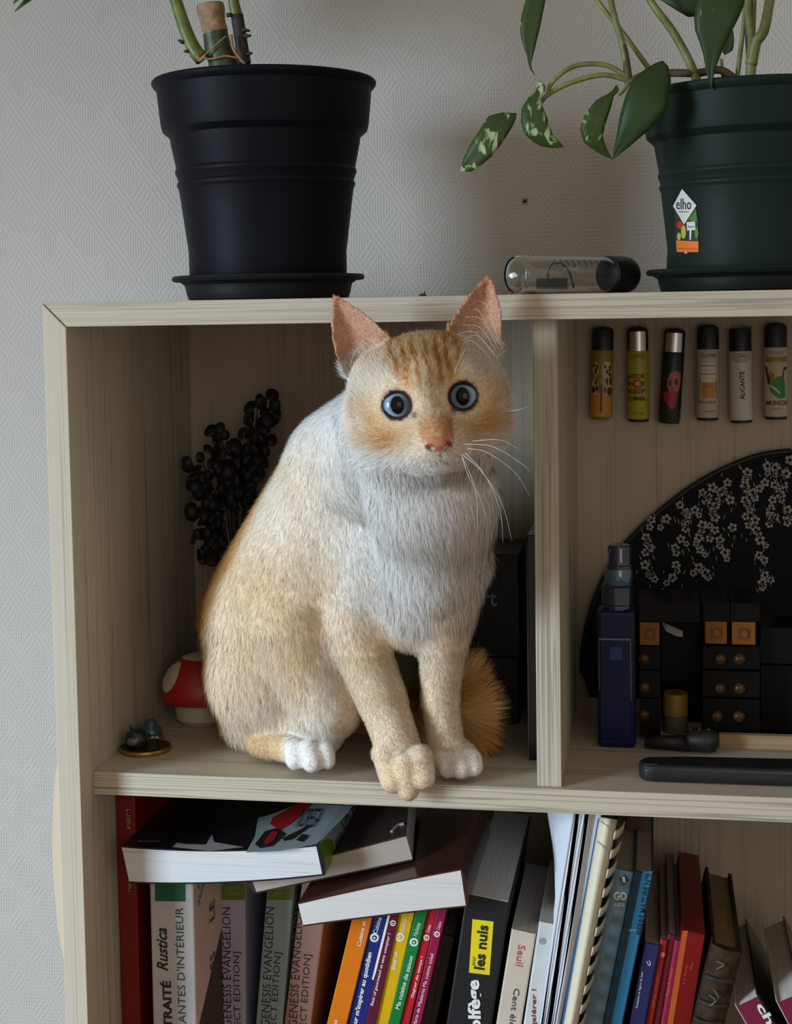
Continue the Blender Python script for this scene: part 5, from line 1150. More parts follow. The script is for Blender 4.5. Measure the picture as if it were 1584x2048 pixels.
# grey knobbly thing half seen at the right
c = PZ(1590, 1445, ZS); kn = empty('grey_figurine', c, 'small grey lumpy figurine half hidden at the end of the wooden strip', 'figurine'); mb = MB(); mb.ball(c+np.array([0, 0, .016]), (.016, .010, .0155), 18, 12); mb.ball(c+np.array([-.004, -.006, .024]), (.008, .006, .008), 14, 10); mb.build('body', mat('figurine_grey', (.035, .035, .034), .6, noise=.4), kn, True)

# ================================================================== books on the shelf below
def paper(name, axis, rgb=(.56, .55, .53), amt=.30, sc=900):
    m = bpy.data.materials.new(name); m.use_nodes = True; nt = m.node_tree; b = nt.nodes['Principled BSDF']
    tc = N(nt, 'ShaderNodeTexCoord'); mp = N(nt, 'ShaderNodeMapping'); s_ = [.012]*3; s_['xyz'.index(axis)] = 1.0; mp.inputs['Scale'].default_value = s_
    nt.links.new(tc.outputs['Object'], mp.inputs[0]); n = N(nt, 'ShaderNodeTexNoise'); n.inputs['Scale'].default_value = sc; n.inputs['Detail'].default_value = 3; nt.links.new(mp.outputs[0], n.inputs[0])
    n2 = N(nt, 'ShaderNodeTexNoise'); n2.inputs['Scale'].default_value = 420; n2.inputs['Detail'].default_value = 1; nt.links.new(mp.outputs[0], n2.inputs[0])
    ln = mth(nt, 'SUBTRACT', 1.0, mth(nt, 'MINIMUM', mth(nt, 'DIVIDE', mth(nt, 'ABSOLUTE', mth(nt, 'SUBTRACT', n2.outputs['Fac'], .5)), .02), 1.0))
    v_ = mth(nt, 'SUBTRACT', mth(nt, 'ADD', mth(nt, 'MULTIPLY', mth(nt, 'SUBTRACT', n.outputs['Fac'], .5), amt), 1.0), mth(nt, 'MULTIPLY', ln, amt*.9))
    mx = N(nt, 'ShaderNodeVectorMath', operation='MULTIPLY'); mx.inputs[0].default_value = rgb; nt.links.new(v_, mx.inputs[1]); nt.links.new(mx.outputs[0], b.inputs['Base Color'])
    b.inputs['Roughness'].default_value = .85; b.inputs['Specular IOR Level'].default_value = .15
    return m
PGX = paper('pages_upright', 'x', (.50, .47, .43)); PGXD = paper('pages_upright_aged', 'x', (.33, .29, .24)); PGZ = paper('pages_flat_white', 'z', (.62, .63, .65)); PGZ2 = paper('pages_flat_cream', 'z', (.60, .59, .57), .16); PGZD = paper('pages_flat_grey', 'z', (.40, .35, .30), .10)
PGO = paper('pages_old', 'x', (.24, .16, .08))
WHT = mat('ink_white', (.70, .70, .68), .6); GRYI = mat('ink_dim', (.30, .27, .25), .6)
class Bk: pass
def upright(name, TL, BL, wpx, Y, dep, cover, pages, label, ztop=None, cov=.0010, inset=.0006, yaw=0.0, bev=.0012, rnd=0.0, zfloor=None):
    """a book standing on the lower shelf; TL and BL are two picture points on the left edge of its spine, at depth Y"""
    A, B = PX(*TL, Y), PX(*BL, Y); ez = A-B; ez[1] = 0; ez /= np.linalg.norm(ez); ex = np.array([ez[2], 0, -ez[0]]); w_ = wpx*mpp(Y, TL[0], TL[1])
    zf = ZS2 if zfloor is None else zfloor
    if ztop is not None: A = A+ez*((H+ztop-A[2])/ez[2])
    low = min(0, w_*ex[2]); O = A+ez*((zf-low-A[2])/ez[2]); h = float((A-O)@ez)
    ey = np.array([0, 1.0, 0])
    if yaw: c_, s_ = math.cos(yaw), math.sin(yaw); ey = np.array([-s_*ex[0], c_, -s_*ex[2]]); ex = np.array([c_*ex[0], s_, c_*ex[2]])
    b = Bk(); b.O, b.ex, b.ey, b.ez, b.w, b.h, b.Y = O, ex, ey, ez, w_, h, Y
    b.root = empty(name, O+ex*w_/2+ey*dep/2, label, 'book')
    L = lambda x_, y_, z_: O+ex*x_+ey*y_+ez*z_
    c = cov; r = min(bev, w_*.3)
    if rnd: sp_ = [(w_*t, rnd*(1-math.sin(math.pi*t))) for t in np.linspace(0, 1, 9)]
    else: sp_ = [(0, r), (r*.3, r*.3), (r, 0), (w_-r, 0), (w_-r*.3, r*.3), (w_, r)]
    pr = [(0, dep)]+sp_+[(w_, dep), (w_-c, dep), (w_-c, c+rnd+r), (c, c+rnd+r), (c, dep)]; n_ = len(pr)
    v = [L(x_, y_, 0) for x_, y_ in pr]+[L(x_, y_, h) for x_, y_ in pr]
    # top and bottom of the jacket as strips, so that the pages stay visible
    k = len(sp_)+2; f = [(i, (i+1) % n_, (i+1) % n_+n_, i+n_) for i in range(n_)]
    def caps(o_):
        q = [(0, 1, n_-2, n_-1), (k-2, k-1, k, k+1)]; q = [(0, 1, n_-2, n_-1), (k-2, k-1, k, k+1)]
        mid_ = tuple(range(1, k-1))+(k+1, n_-2) if False else None
        spn = tuple(list(range(1, k-1))+[k+1, k+2]) if False else tuple(list(range(1, k-1))+[n_-3, n_-2])
        return [tuple(i+o_ for i in g_) for g_ in q]+[tuple(i+o_ for i in spn)]
    f += [tuple(reversed(g_)) for g_ in caps(0)]+caps(n_)
    b.cover = mesh('cover', v, f, cover, b.root)
    x0_, x1_ = c, w_-c
    v = [L(x_, y_, z_) for z_ in (inset+.0004, h-inset) for x_, y_ in ((x0_, c*.5+rnd*.7+r*.6), (x1_, c*.5+rnd*.7+r*.6), (x1_, dep-max(inset, .0008)), (x0_, dep-max(inset, .0008)))]
    b.pages = mesh('pages', v, BOXF, pages, b.root)
    return b
def txt(b, s_, p0, p1, hpx, m, bold=.008, shear=0.0, lift=.00035):
    P0, P1 = PX(*p0, b.Y), PX(*p1, b.Y); d = P1-P0; d[1] = 0; L_ = np.linalg.norm(d); d /= L_; yd = np.array([-d[2], 0, d[0]])
    return lettering(s_, P0, d, yd, L_, hpx*mpp(b.Y), m, b.cover, bold, shear, lift)
def quad(b, pts, m, lift=.0002, name='print'):
    v = [PX(*p, b.Y)+np.array([0, -lift, 0]) for p in pts]; return mesh(name, v, [tuple(range(len(v)))], m, b.cover)
def disc(b, c, r, m, lift=.0003): return quad(b, [(c[0]+r*math.cos(t), c[1]+r*math.sin(t)) for t in np.linspace(0, 2*math.pi, 19)[:-1]], m, lift)
def cm_(name, rgb, rough=.45, spec=.4): return mat(name, rgb, rough, spec, noise=.06, nscale=50)
# 1 tall red book against the side panel
YB = .058
b = upright('book', (231, 1594), (243, 2048), 40, .060, .17, cm_('cover_dark_red', (.17, .008, .010), .35), PGX, 'tall dark red book against the left side panel of the bookcase', ztop=-.3225)
pale = mat('ink_pink_grey', (.36, .22, .22), .6)
txt(b, 'PIEM', (262, 1657), (260, 1618), 8, pale); txt(b, 'VA', (262, 1690), (262, 1675), 8, pale); txt(b, 'MIN', (264, 1783), (264, 1762), 8, pale)
# 2 white plant book
b = upright('book', (299, 1767), (306, 2048), 91, .055, .19, cm_('cover_white_grey', (.46, .45, .45), .5), PGX, 'thick white plant guide TRAITE RUSTICA next to the red book', ztop=-.3572)
GSQ = mat('square_green', (.005, .085, .035), .5); quad(b, [(310, 1762), (371, 1762), (371, 1803), (310, 1802)], GSQ)
txt(b, 'Rustica', (337, 1942), (334, 1856), 25, INK, .02, .35); txt(b, 'TRAITÉ', (345, 2056), (342, 1962), 24, INK, .035); txt(b, "PLANTES D'INTÉRIEUR", (373, 2070), (366, 1815), 21, mat('ink_slate', (.035, .05, .05), .5), .0)
# side cover print, on the right-hand board
def side_quad(b, pts, m, lift=.0003):
    """points given as (distance back from the spine, height below the top) in metres on the right-hand cover"""
    v = [b.O+b.ex*(b.w+lift)+b.ey*y_+b.ez*(b.h-z_) for y_, z_ in pts]; return mesh('print', v, [tuple(range(len(v)))], m, b.cover)
NAVY = mat('ink_navy', (.03, .045, .075), .5)
side_quad(b, [(.004, .002), (.030, .002), (.030, .010), (.004, .018)], GSQ); side_quad(b, [(.0, .135), (.066, .085), (.066, .20), (.0, .20)], mat('cover_photo_dark', (.03, .03, .02), .5))
def side_txt(b, s_, y0, z0, L_, h_, m, ang):
    o_ = b.O+b.ex*(b.w+.0004)+b.ey*y0+b.ez*(b.h-z0); d = b.ey*math.cos(ang)+b.ez*math.sin(ang); yd = -b.ey*math.sin(ang)+b.ez*math.cos(ang); return lettering(s_, o_, d, yd, L_, h_, m, b.cover, .0, 0, .0002)
side_txt(b, 'plantes', .012, .038, .03, .006, NAVY, .7); side_txt(b, "d'interieur", .010, .050, .036, .006, NAVY, .7); side_txt(b, 'LE', .046, .072, .014, .012, NAVY, 1.5); side_txt(b, 'DES', .044, .115, .02, .012, NAVY, 1.5)
# 3-5 three matching manga volumes
for TL, BL, wp, col, lab, zt_, t1, t2 in (((441, 1767), (442, 2048), 51, (.33, .335, .45), 'lilac grey manga volume beside the white plant guide', -.371, ('NEON GENESIS EVANGELION', (464, 2130), (461, 1815)), ('[PERFECT EDITION]', (486, 2110), (483, 1904))),
                                          ((533, 1787), (511, 2048), 55, (.21, .32, .36), 'blue grey manga volume between its lilac and brown neighbours', -.371, ('NEON GENESIS EVANGELION', (535, 2130), (549, 1815)), ('[PERFECT EDITION]', (552, 2110), (566, 1906))),
                                          ((593, 1850), (568, 2048), 55, (.30, .18, .155), 'dusty brown manga volume at the end of its trio', -.3855, ('NEON GENESIS EVANGELION', (590, 2130), (606, 1815)), ('[PERFECT EDITION]', (612, 2110), (625, 1910)))):
    b = upright('book', TL, BL, wp, .118, .13, cm_('cover_'+lab[:6].replace(' ', '_'), col, .4), PGX, lab, ztop=zt_); b.root['group'] = 'three matching manga volumes'
    if TL[0] < 590:
        dx = (BL[0]-TL[0])/(BL[1]-TL[1]); q = [(TL[0]+3-dx*20, 1757), (TL[0]+wp-2-dx*20, 1757), (TL[0]+wp-2+dx*16, 1800), (TL[0]+3+dx*16, 1800)]
        quad(b, q, mat('tag_green', (.085, .15, .012), .5)); txt(b, 'MANGA', (TL[0]+14, 1790), (TL[0]+38, 1790), 8, mat('tag_pale', (.22, .30, .10), .5), 0, lift=.0005); txt(b, 'GLENAT', (TL[0]+14, 1780), (TL[0]+38, 1780), 8, MATS['tag_pale'], 0, lift=.0005)
    txt(b, t1[0], t1[1], t1[2], 18, INK, -.004); txt(b, t2[0], t2[1], t2[2], 18, INK, -.004)
# 6-12 slim cookbooks leaning right
CK_ = [((705, 1834), (653.6, 2048), 39, (.62, .16, .006), 'orange cookbook at the start of the slim leaning row', [('Cuisine et', (722, 1893), (733, 1842), 9, .012), ('vins', (672, 2062), (676, 2040), 9, .012)], None),
       ((738, 1825), (693, 2048), 39, (.010, .022, .15), 'dark blue slim cookbook in the leaning row', [("Pour m'inspirer au quotidien", (714, 2062), (747, 1906), 13, .03), ('Cuisine', (754, 1868), (764, 1836), 9, .01)], (749, 1875, 9)),
       ((779, 1823), (731, 2048), 20, (.10, .008, .028), 'maroon slim cookbook between the blue and yellow ones', [('Best of gourmand et sans compter !', (748, 2012), (783, 1868), 8, .012)], (786, 1846, 6)),
       ((799, 1823), (747, 2048), 30, (.62, .38, .006), 'bright yellow slim cookbook in the leaning row', [('Best of', (791, 1939), (797, 1904), 9, .012), ('Hachette', (808, 1865), (815, 1839), 9, .0)], (800, 1874, 9)),
       ((832, 1822), (776, 2048), 23, (.006, .17, .035), 'green slim cookbook in the leaning row', [('Ma cuisine de saison', (799, 2019), (827, 1913), 9, .016), ('Hachette', (834, 1873), (842, 1847), 9, .0)], (828, 1884, 8.5)),
       ((856, 1822), (800, 2048), 18, (.42, .012, .022), 'red slim cookbook in the leaning row', [('Gagner du temps !', (828, 1997), (848, 1914), 7, .012), ('Cuisine', (858, 1866), (863, 1850), 7, .0)], (853, 1875, 6)),
       ((874, 1822), (822, 2048), 19, (.26, .008, .06), 'crimson slim cookbook at the end of the leaning row', [('Marie de Mazieres Ma cuisine soleil', (832, 2052), (868, 1908), 7, .0), ('Cuisine', (879, 1860), (884, 1844), 7, .0)], (874, 1868, 6))]
for i, (TL, BL, wp, col, lab, ts, dc_) in enumerate(CK_):
    zt_ = [-.3865, -.3845, -.3830, -.3815, -.3800, -.3785, -.3775][i]
    b = upright('book', TL, BL, wp, YB+.002*(i % 2), .19, cm_('cookbook_'+lab.split()[0], col, .35), PGX, lab, ztop=zt_, cov=.0006, bev=.0006); b.root['group'] = 'slim cookbooks leaning in a row'
    for s_, p0, p1, hh_, bo in ts: txt(b, s_, p0, p1, hh_, WHT, bo)
    if dc_: disc(b, dc_[:2], dc_[2], WHT); disc(b, dc_[:2], dc_[2]*.55, b.cover.data.materials[0], .0005); disc(b, dc_[:2], dc_[2]*.25, WHT, .0007)
    if i == 2: quad(b, [(777, 1824), (782, 1824), (752, 1945), (747, 1960), (744, 1958)], WHT, .0004)
# 13 dim grey brown slim book
b = upright('book', (882, 1868), (843, 2048), 28, .085, .15, cm_('cover_grey_brown', (.060, .048, .036), .7), PGXD, 'dim grey brown slim book between crimson cookbook and black guide')
txt(b, 'manipulation comme', (862, 2070), (893, 1890), 10, mat('ink_dark_brown', (.012, .01, .008), .6), .0)
# 14 black music guide
b = upright('book', (932, 1789), (893, 2048), 89, .056, .17, cm_('cover_black', (.010, .011, .013), .45), PGX, 'black solfege guide with a yellow label', cov=.0014, inset=-.0008)
YLB = mat('label_yellow', (.72, .58, .005), .5); quad(b, [(945, 1838), (987, 1843), (979, 1950), (938, 1945)], YLB)
txt(b, 'les nuls', (969, 1940), (977, 1851), 22, INK, .03, lift=.0006); txt(b, 'pour', (952, 1932), (954, 1913), 8, INK, .0, .3, lift=.0006); txt(b, 'Le solfège', (974, 2130), (966, 1959), 34, WHT, .035, lift=.0006)
# 15, 16 two pale paperbacks
b = upright('book', (1023, 1858), (992, 2048), 50, .058, .12, cm_('cover_cream', (.52, .45, .37), .5), PGXD, 'cream paperback marked Seuil beside the black guide', cov=.0005, inset=.0)
txt(b, 'Seuil', (1036, 1889), (1031, 1931), 15, mat('ink_rose', (.42, .07, .07), .5), .005); txt(b, 'Cent éléphants', (1024, 1975), (1006, 2110), 16, mat('ink_brownblack', (.05, .04, .035), .5), .004)
b = upright('book', (1078, 1843), (1047, 2048), 33, .055, .11, cm_('cover_white_two', (.52, .53, .53), .5), PGXD, 'white paperback with red title ending galerer beside the cream one', cov=.0005, inset=.0)
txt(b, 'sans galérer !', (1074, 2098), (1075, 1978), 12, mat('ink_wine', (.20, .015, .03), .5), .02); disc(b, (1085, 1882), 7, mat('smudge_grey', (.25, .28, .27), .6))
# 17 bundle of loose sheets, turned so that its left face shows
SHT = mat('loose_sheets', (.60, .64, .72), .7); SHT2 = mat('loose_sheets_darker', (.54, .58, .66), .7)  # every third sheet gets the slightly darker tone
bz_ = empty('paper_bundle', (PX(1110, 1900, .08)[0], .09, ZS2), 'bundle of loose white sheets standing between the pale paperbacks and the comb notebook', 'papers')
for i in range(9):
    u1, u0 = 1146+i*4.2, 1084+i*3.4; ft, fb = PX(u1-4, 1632, .050), PX(u0-4, 2048, .050); d = ft-fb; d /= np.linalg.norm(d); base = fb+d*((ZS2-fb[2])/d[2]); tp = ft+d*((H-.3195+.0-i*.0002-ft[2])/d[2])
    back = np.array([-.030+i*.0030, .150, 0.0]); th_ = np.array([.0021, 0, 0]); cv = np.array([.004, 0, 0])
    v = []; 
    for z_ in (0, .3, .6, .68, .75, .82, .9, .95, 1):
        c0_ = base+(tp-base)*z_
        for y_ in (0, .33, .66, 1): v.append(c0_+np.array([back[0]*sst(z_, .66, .96), back[1], 0])*y_-cv*math.sin(math.pi*y_)*sst(z_, .66, .96)+np.array([.0007*math.sin(z_*7+i*1.3), 0, 0]))
    nn_ = len(v); v += [p+th_ for p in v]; f = []
    for r_ in range(8):
        for c_ in range(3):
            a_ = r_*4+c_; f += [(a_, a_+4, a_+5, a_+1), (a_+nn_, a_+1+nn_, a_+5+nn_, a_+4+nn_)]
        f += [(r_*4, r_*4+nn_, r_*4+4+nn_, r_*4+4), (r_*4+3, r_*4+7, r_*4+7+nn_, r_*4+3+nn_)]
    f += [(32+c_, 32+c_+nn_, 33+c_+nn_, 33+c_) for c_ in range(3)]
    mesh('sheet', v, f, SHT if i % 3 else SHT2, bz_, True)
# 18 comb bound notebook
b = upright('notebook', (1172, 1634), (1090, 2048), 30, .053, .19, mat('notebook_sheets', (.62, .64, .68), .7), paper('notebook_pages', 'x', (.60, .62, .66), .15), 'comb bound notebook with cream plastic binding and blue edge line', ztop=-.3190, cov=.0004, inset=.0); b.root['category'] = 'notebook'
CRC = mat('comb_cream', (.62, .58, .44), .35, .5)
quad(b, [(1196, 1636), (1199, 1636), (1124, 2060), (1120, 2060)], mat('blue_line', (.02, .13, .30), .5), .0012)
comb = empty('spine_holder', (0, 0, 0), None, None) if False else None
def comb_pt(t, s_, bul):                     # t along the spine 0 top..1 below the frame, s_ 0..1 across
    l = np.array([1199, 1634])*(1-t)+np.array([1107, 2160])*t; r_ = np.array([1235, 1640])*(1-t)+np.array([1135, 2160])*t
    q = l*(1-s_)+r_*s_; return PX(q[0], q[1], .050-bul*math.sin(math.pi*s_))
v = []; f = []; K1 = 30
for i in range(K1+1):
    for j in range(9): v.append(comb_pt(i/K1, j/8, .006))
for i in range(K1):
    for j in range(8): f.append((i*9+j, (i+1)*9+j, (i+1)*9+j+1, i*9+j+1))
o = mesh('comb_spine', v, f, CRC, b.root, True); sd_ = o.modifiers.new('t', 'SOLIDIFY'); sd_.thickness = .0006
for i in range(14):
    t0 = .035+i*.0745; t1_ = t0+.034; v = []
    for t in (t0, t1_):
        for j in range(9):
            s_ = j/8; p = comb_pt(t, .96, .006); e = comb_pt(t, 1.52, .0)
            q = p*(1-s_)+e*s_; q[1] = .0497-.0035*math.cos(s_*math.pi*.5)+.018*s_*s_; v.append(q)
    o = mesh('comb_ring', v, [(j, j+9, j+10, j+1) for j in range(8)], CRC, b.root, True); sd_ = o.modifiers.new('t', 'SOLIDIFY'); sd_.thickness = .0006
for (p0, p1, p2) in (((1199, 1642), (1214, 1652), (1223, 1666)), ((1190, 1682), (1203, 1690), (1214, 1704))): MB().tube(spline([PX(*p0, .046), PX(*p1, .0435), PX(*p2, .044)], 10), .00025, 5).build('scratch', GRYI, b.root)
# 19 pale blue book behind the comb, teal and bright blue spines, brown book behind
b = upright('book', (1228, 1736), (1165, 2048), 40, .072, .15, cm_('cover_slate_blue', (.115, .19, .235), .5), PGXD, 'slate blue book marked GO partly behind the comb notebook')
txt(b, 'GO', (1228, 1800), (1254, 1800), 17, WHT, .02); txt(b, 'KIDS', (1229, 1812), (1249, 1813), 8, WHT, .01); quad(b, [(1238, 1757), (1250, 1748), (1259, 1760), (1247, 1770)], mat('badge_navy', (.02, .05, .11), .5)); txt(b, '1', (1246, 1765), (1252, 1764), 12, WHT, .02, lift=.0005)
b = upright('book', (1269, 1742), (1207, 2048), 38, .070, .15, cm_('cover_petrol', (.010, .045, .075), .4), PGXD, 'petrol blue book with a bright blue spine strip and black title')
quad(b, [(1285, 1742), (1305, 1742), (1243, 2048), (1222, 2048)], mat('strip_azure', (.020, .19, .38), .45)); txt(b, 'PIERRE MAZURE N°9', (1284, 1870), (1303, 1748), 12, mat('ink_deep_blue', (.005, .02, .06), .5), .02, lift=.0005); quad(b, [(1258, 1858), (1272, 1858), (1272, 1861), (1258, 1861)], mat('strip_pale', (.25, .42, .52), .5), .0006)
b = upright('book', (1250, 1660), (1205, 2048), 38, .150, .09, cm_('cover_brown', (.085, .040, .020), .6), PGO, 'brown backed book standing behind the petrol blue one', ztop=-.3500)
# 20-22 slim books and 23 red slipcase
b = upright('book', (1289, 1885), (1258, 2048), 31, .075, .13, cm_('cover_indigo', (.018, .022, .10), .4), PGXD, 'indigo slim book beside the petrol blue one', cov=.0005)
txt(b, 'Fantaisies et legers de lune', (1277, 2016), (1288, 1944), 6, WHT, .0); txt(b, 'U', (1297, 1932), (1303, 1930), 11, WHT, .02)
b = upright('book', (1321, 1878), (1290, 2048), 15, .078, .14, cm_('cover_scarlet', (.25, .014, .012), .4), PGXD, 'scarlet slim book beside the indigo one', cov=.0005)
txt(b, "L'amour sans peine", (1308, 2016), (1319, 1944), 6, mat('ink_orange_red', (.55, .12, .05), .5), .0); disc(b, (1325, 1909), 5, MATS['ink_orange_red'])
b = upright('book', (1336, 1868), (1304, 2048), 16, .080, .15, cm_('cover_dark_wine', (.11, .008, .012), .4), PGXD, 'dark wine slim book beside the scarlet one', cov=.0005)
b = upright('book', (1350, 1880), (1322, 2048), 14, .076, .14, cm_('cover_magenta_red', (.24, .010, .045), .4), PGXD, 'magenta red slim book against the red slipcase', cov=.0005); txt(b, 'Poesie & chanson', (1337, 1992), (1347, 1936), 6, MATS['ink_orange_red'], .0)
REDC = cm_('slipcase_red', (.17, .003, .003), .4)
b = upright('slipcase', (1364, 1861), (1334, 2048), 46, .074, .145, REDC, REDC, 'bright red slipcase with an orange edge', cov=.0005, inset=-.0002, bev=.0005); b.root['category'] = 'box'
quad(b, [(1365, 1861), (1376, 1861), (1344, 2060), (1332, 2060)], mat('edge_orange', (.42, .075, .012), .5)); txt(b, 'Le livre', (1370, 1968), (1376, 1930), 6, MATS['edge_orange'], .0); txt(b, 'des', (1384, 1940), (1388, 1925), 7, MATS['edge_orange'], .0)
# 24 old leather book
LEA = mat('old_leather', (.036, .022, .012), .7, .1, noise=.55, nscale=120, bump=.8, bscale=220)
b = upright('book', (1425, 1893), (1387, 2048), 60, .062, .14, LEA, PGO, 'old worn leather bound book with raised bands on its spine', cov=.0022, inset=.003, rnd=.004)
for v0 in (1958, 2008, 2044):
    du = (v0-1893)*-.245; P0 = PX(1425+du+1, v0-3, .062); P1 = PX(1425+du+60, v0+7, .062)
    pts = [P0+(P1-P0)*t+np.array([0, .0036*(1-math.sin(math.pi*t))-.0008, 0]) for t in np.linspace(0, 1, 11)]; MB().tube(pts, .0017, 8).build('raised_band', mat('leather_band', (.030, .026, .019), .6, .15, noise=.4, nscale=150), b.cover, True)
for v0, v1_ in ((1922, 1938), (1980, 1996), (1990, 2012)):
    du = (v0-1893)*-.245; MB().tube(spline([PX(1450+du+random.uniform(-12, 12), v0, .0600), PX(1455+du, (v0+v1_)/2, .0598), PX(1450+du+random.uniform(-12, 12), v1_, .0600)], 8), .0004, 5).build('tooling', mat('leather_worn', (.16, .13, .09), .7), b.cover)
# 25 two crimson and white books leaning left
for k_, (TL, BL) in enumerate((((1474, 2014), (1494, 2048)), ((1556, 2006), (1578, 2048)))):
    Yk = .066; A, B = PX(*TL, Yk), PX(*BL, Yk); ez = A-B; ez[1] = 0; ez /= np.linalg.norm(ez); ex = np.array([ez[2], 0, -ez[0]]); w_ = 46*mpp(Yk); dep = .12
    # leaning to the left: the lower left corner rests on the shelf
    O = A+ez*((ZS2+.0005-A[2])/ez[2]); h = float((A-O)@ez); Lc = lambda x_, y_, z_: O+ex*x_+np.array([0, 1.0, 0])*y_+ez*z_
    rt = empty('book', O+ex*w_/2+np.array([0, dep/2, 0]), ('crimson paperback with white lettering leaning left next to the leather book', 'crimson paperback with white lettering leaning on the other crimson one')[k_], 'book', 'crimson paperbacks leaning left')
    v = [Lc(x_, y_, z_) for x_, y_, z_ in boxv(0, w_, 0, .0008, 0, h)]; cv_ = mesh('cover', v, BOXF, cm_('cover_crimson', (.17, .010, .040), .45), rt)
    for x0_, x1_, m_ in ((-.0006, 0, mat('cover_cream_edge', (.45, .42, .36), .6)), (w_, w_+.0012, cm_('cover_black_gloss', (.010, .011, .012), .25))):
        mesh('board', [Lc(x_, y_, z_) for x_, y_, z_ in boxv(x0_, x1_, 0, dep, 0, h+.002)], BOXF, m_, rt)
    mesh('pages', [Lc(x_, y_, z_) for x_, y_, z_ in boxv(0, w_, .0008, dep-.001, 0, h-.0003)], BOXF, paper('pages_leaning', 'x', (.55, .52, .47)), rt)
    o_ = Lc(w_*.62, -.0004, h-.004); lettering('chroniques', o_, -ez, ex, .075, .0075, WHT, cv_, .03)

# ------------------------------------------------------------------ books lying on top of the upright ones
def lying(name, TL, TR, BR, BL, YL, YR, dep, cover, pages, label, spine='R', sag=0.0, shift=(0, 0), cov=.0010, zlock=False):
    P = {'TL': PX(*TL, YL), 'TR': PX(*TR, YR), 'BR': PX(*BR, YR), 'BL': PX(*BL, YL)}
    hx = P['TR']-P['TL']; hx[2] = 0; hx /= np.linalg.norm(hx); ey = np.array([-hx[1], hx[0], 0.0])
    b = Bk(); b.P, b.ey, b.dep, b.sag = P, ey, dep, sag; K = 16
    b.root = empty(name, (P['BL']+P['BR'])/2+ey*dep/2, label, 'book')
    def top_(t, y_): return P['TL']*(1-t)+P['TR']*t+ey*y_-np.array([0, 0, 4*sag*t*(1-t)])
    def bot_(t, y_): return P['BL']*(1-t)+P['BR']*t+ey*y_-np.array([0, 0, 4*sag*.8*t*(1-t)])
    b.top, b.bot = top_, bot_; up_ = np.array([0, 0, cov])
    def slab(fa, fb, y0, y1, t0=0.0, t1=1.0):
        v = []; f = []
        for i in range(K+1):
            t = t0+(t1-t0)*i/K; v += [fa(t, y0), fa(t, y1), fb(t, y1), fb(t, y0)]
        for i in range(K):
            a_ = i*4; f += [(a_, a_+4, a_+5, a_+1), (a_+1, a_+5, a_+6, a_+2), (a_+2, a_+6, a_+7, a_+3), (a_+3, a_+7, a_+4, a_)]
        f += [(0, 1, 2, 3), (K*4+3, K*4+2, K*4+1, K*4)]
        return v, [tuple(reversed(q)) for q in f]
    v, f = slab(lambda t, y_: top_(t, y_)-up_*.9, lambda t, y_: bot_(t, y_)+up_*.9, .0004, dep-.001); b.pages = mesh('pages', v, f, pages, b.root)
    v1_, f1 = slab(lambda t, y_: top_(t, y_)+up_*.1, lambda t, y_: top_(t, y_)-up_*.9, 0, dep); mb = MB(); mb.add(v1_, f1)
    v1_, f1 = slab(lambda t, y_: bot_(t, y_)+up_*.9, lambda t, y_: bot_(t, y_)-up_*.1, 0, dep); mb.add(v1_, f1)
    t_ = 1.0 if spine == 'R' else 0.0; sx = hx*(.0012 if spine == 'R' else -.0012); k = 7; v1_ = []
    for i in range(k):
        s_ = i/(k-1); bow = sx*(1+1.6*math.sin(math.pi*s_))
        for y_ in (0, dep): v1_ += [top_(t_, y_)*(1-s_)+bot_(t_, y_)*s_+bow, top_(t_, y_)*(1-s_)+bot_(t_, y_)*s_]
    f1 = []
    for i in range(k-1):
        a_ = i*4; f1 += [(a_, a_+4, a_+6, a_+2), (a_+1, a_+3, a_+7, a_+5), (a_, a_+1, a_+5, a_+4), (a_+2, a_+6, a_+7, a_+3)]
    f1 += [(0, 2, 3, 1), ((k-1)*4, (k-1)*4+1, (k-1)*4+3, (k-1)*4+2)]
    mb.add(v1_, f1); b.cover = mb.build('cover', cover, b.root, False); b.hx = hx
    return b
def on_top(b, lift=.0004):
    A = b.P['TL']; B_ = b.P['TR']-b.P['TL']; nrm = np.cross(B_, b.ey); nrm /= np.linalg.norm(nrm); nrm = nrm if nrm[2] > 0 else -nrm
    def f(u, v):
        d = ray(u, v); off = 0.0
        for _ in range(6):
            t = ((A+np.array([0, 0, off+lift])-CAM)@nrm)/(d@nrm); p = CAM+d*t; s_ = np.clip(((p-A)@B_)/(B_@B_), 0, 1); off = -4*b.sag*s_*(1-s_)
        return p
    return f
COVK = cm_('cover_manga_black', (.008, .008, .010), .35)
b = lying('book', (243, 1692), (632, 1690), (645, 1751), (258, 1766), .036, .036, .150, COVK, PGZ, 'manga lying flat on the upright books, black and pale cover with green spine tag', 'R', sag=.0032)
fT = on_top(b)
PBL = mat('cover_pale_blue', (.30, .36, .38), .4); RDC = mat('cover_red_band', (.38, .012, .014), .4); GRO = mat('spine_green_oval', (.11, .21, .015), .3, .5)
def tdec(uvs, m, lift=.0004): return decal('print', uvs, m, b.cover, on_top(b, lift), 0.0, 6)
tdec([(492, 1705), (510, 1672), (516, 1636), (545, 1628), (600, 1606), (705, 1612), (690, 1632), (660, 1662), (634, 1688), (560, 1702)], PBL, .0004)
tdec([(545, 1635), (596, 1606), (625, 1606), (585, 1645), (560, 1660), (540, 1648)], RDC, .0007); tdec([(510, 1688), (530, 1662), (555, 1655), (572, 1668), (545, 1692), (520, 1696)], INK, .0007); tdec([(528, 1682), (545, 1662), (556, 1664), (548, 1680), (532, 1690)], RDC, .0010)
tdec([(565, 1676), (612, 1653), (620, 1653), (585, 1678), (568, 1682)], INK, .0008); tdec([(592, 1680), (604, 1668), (618, 1671), (606, 1684)], INK, .0008)
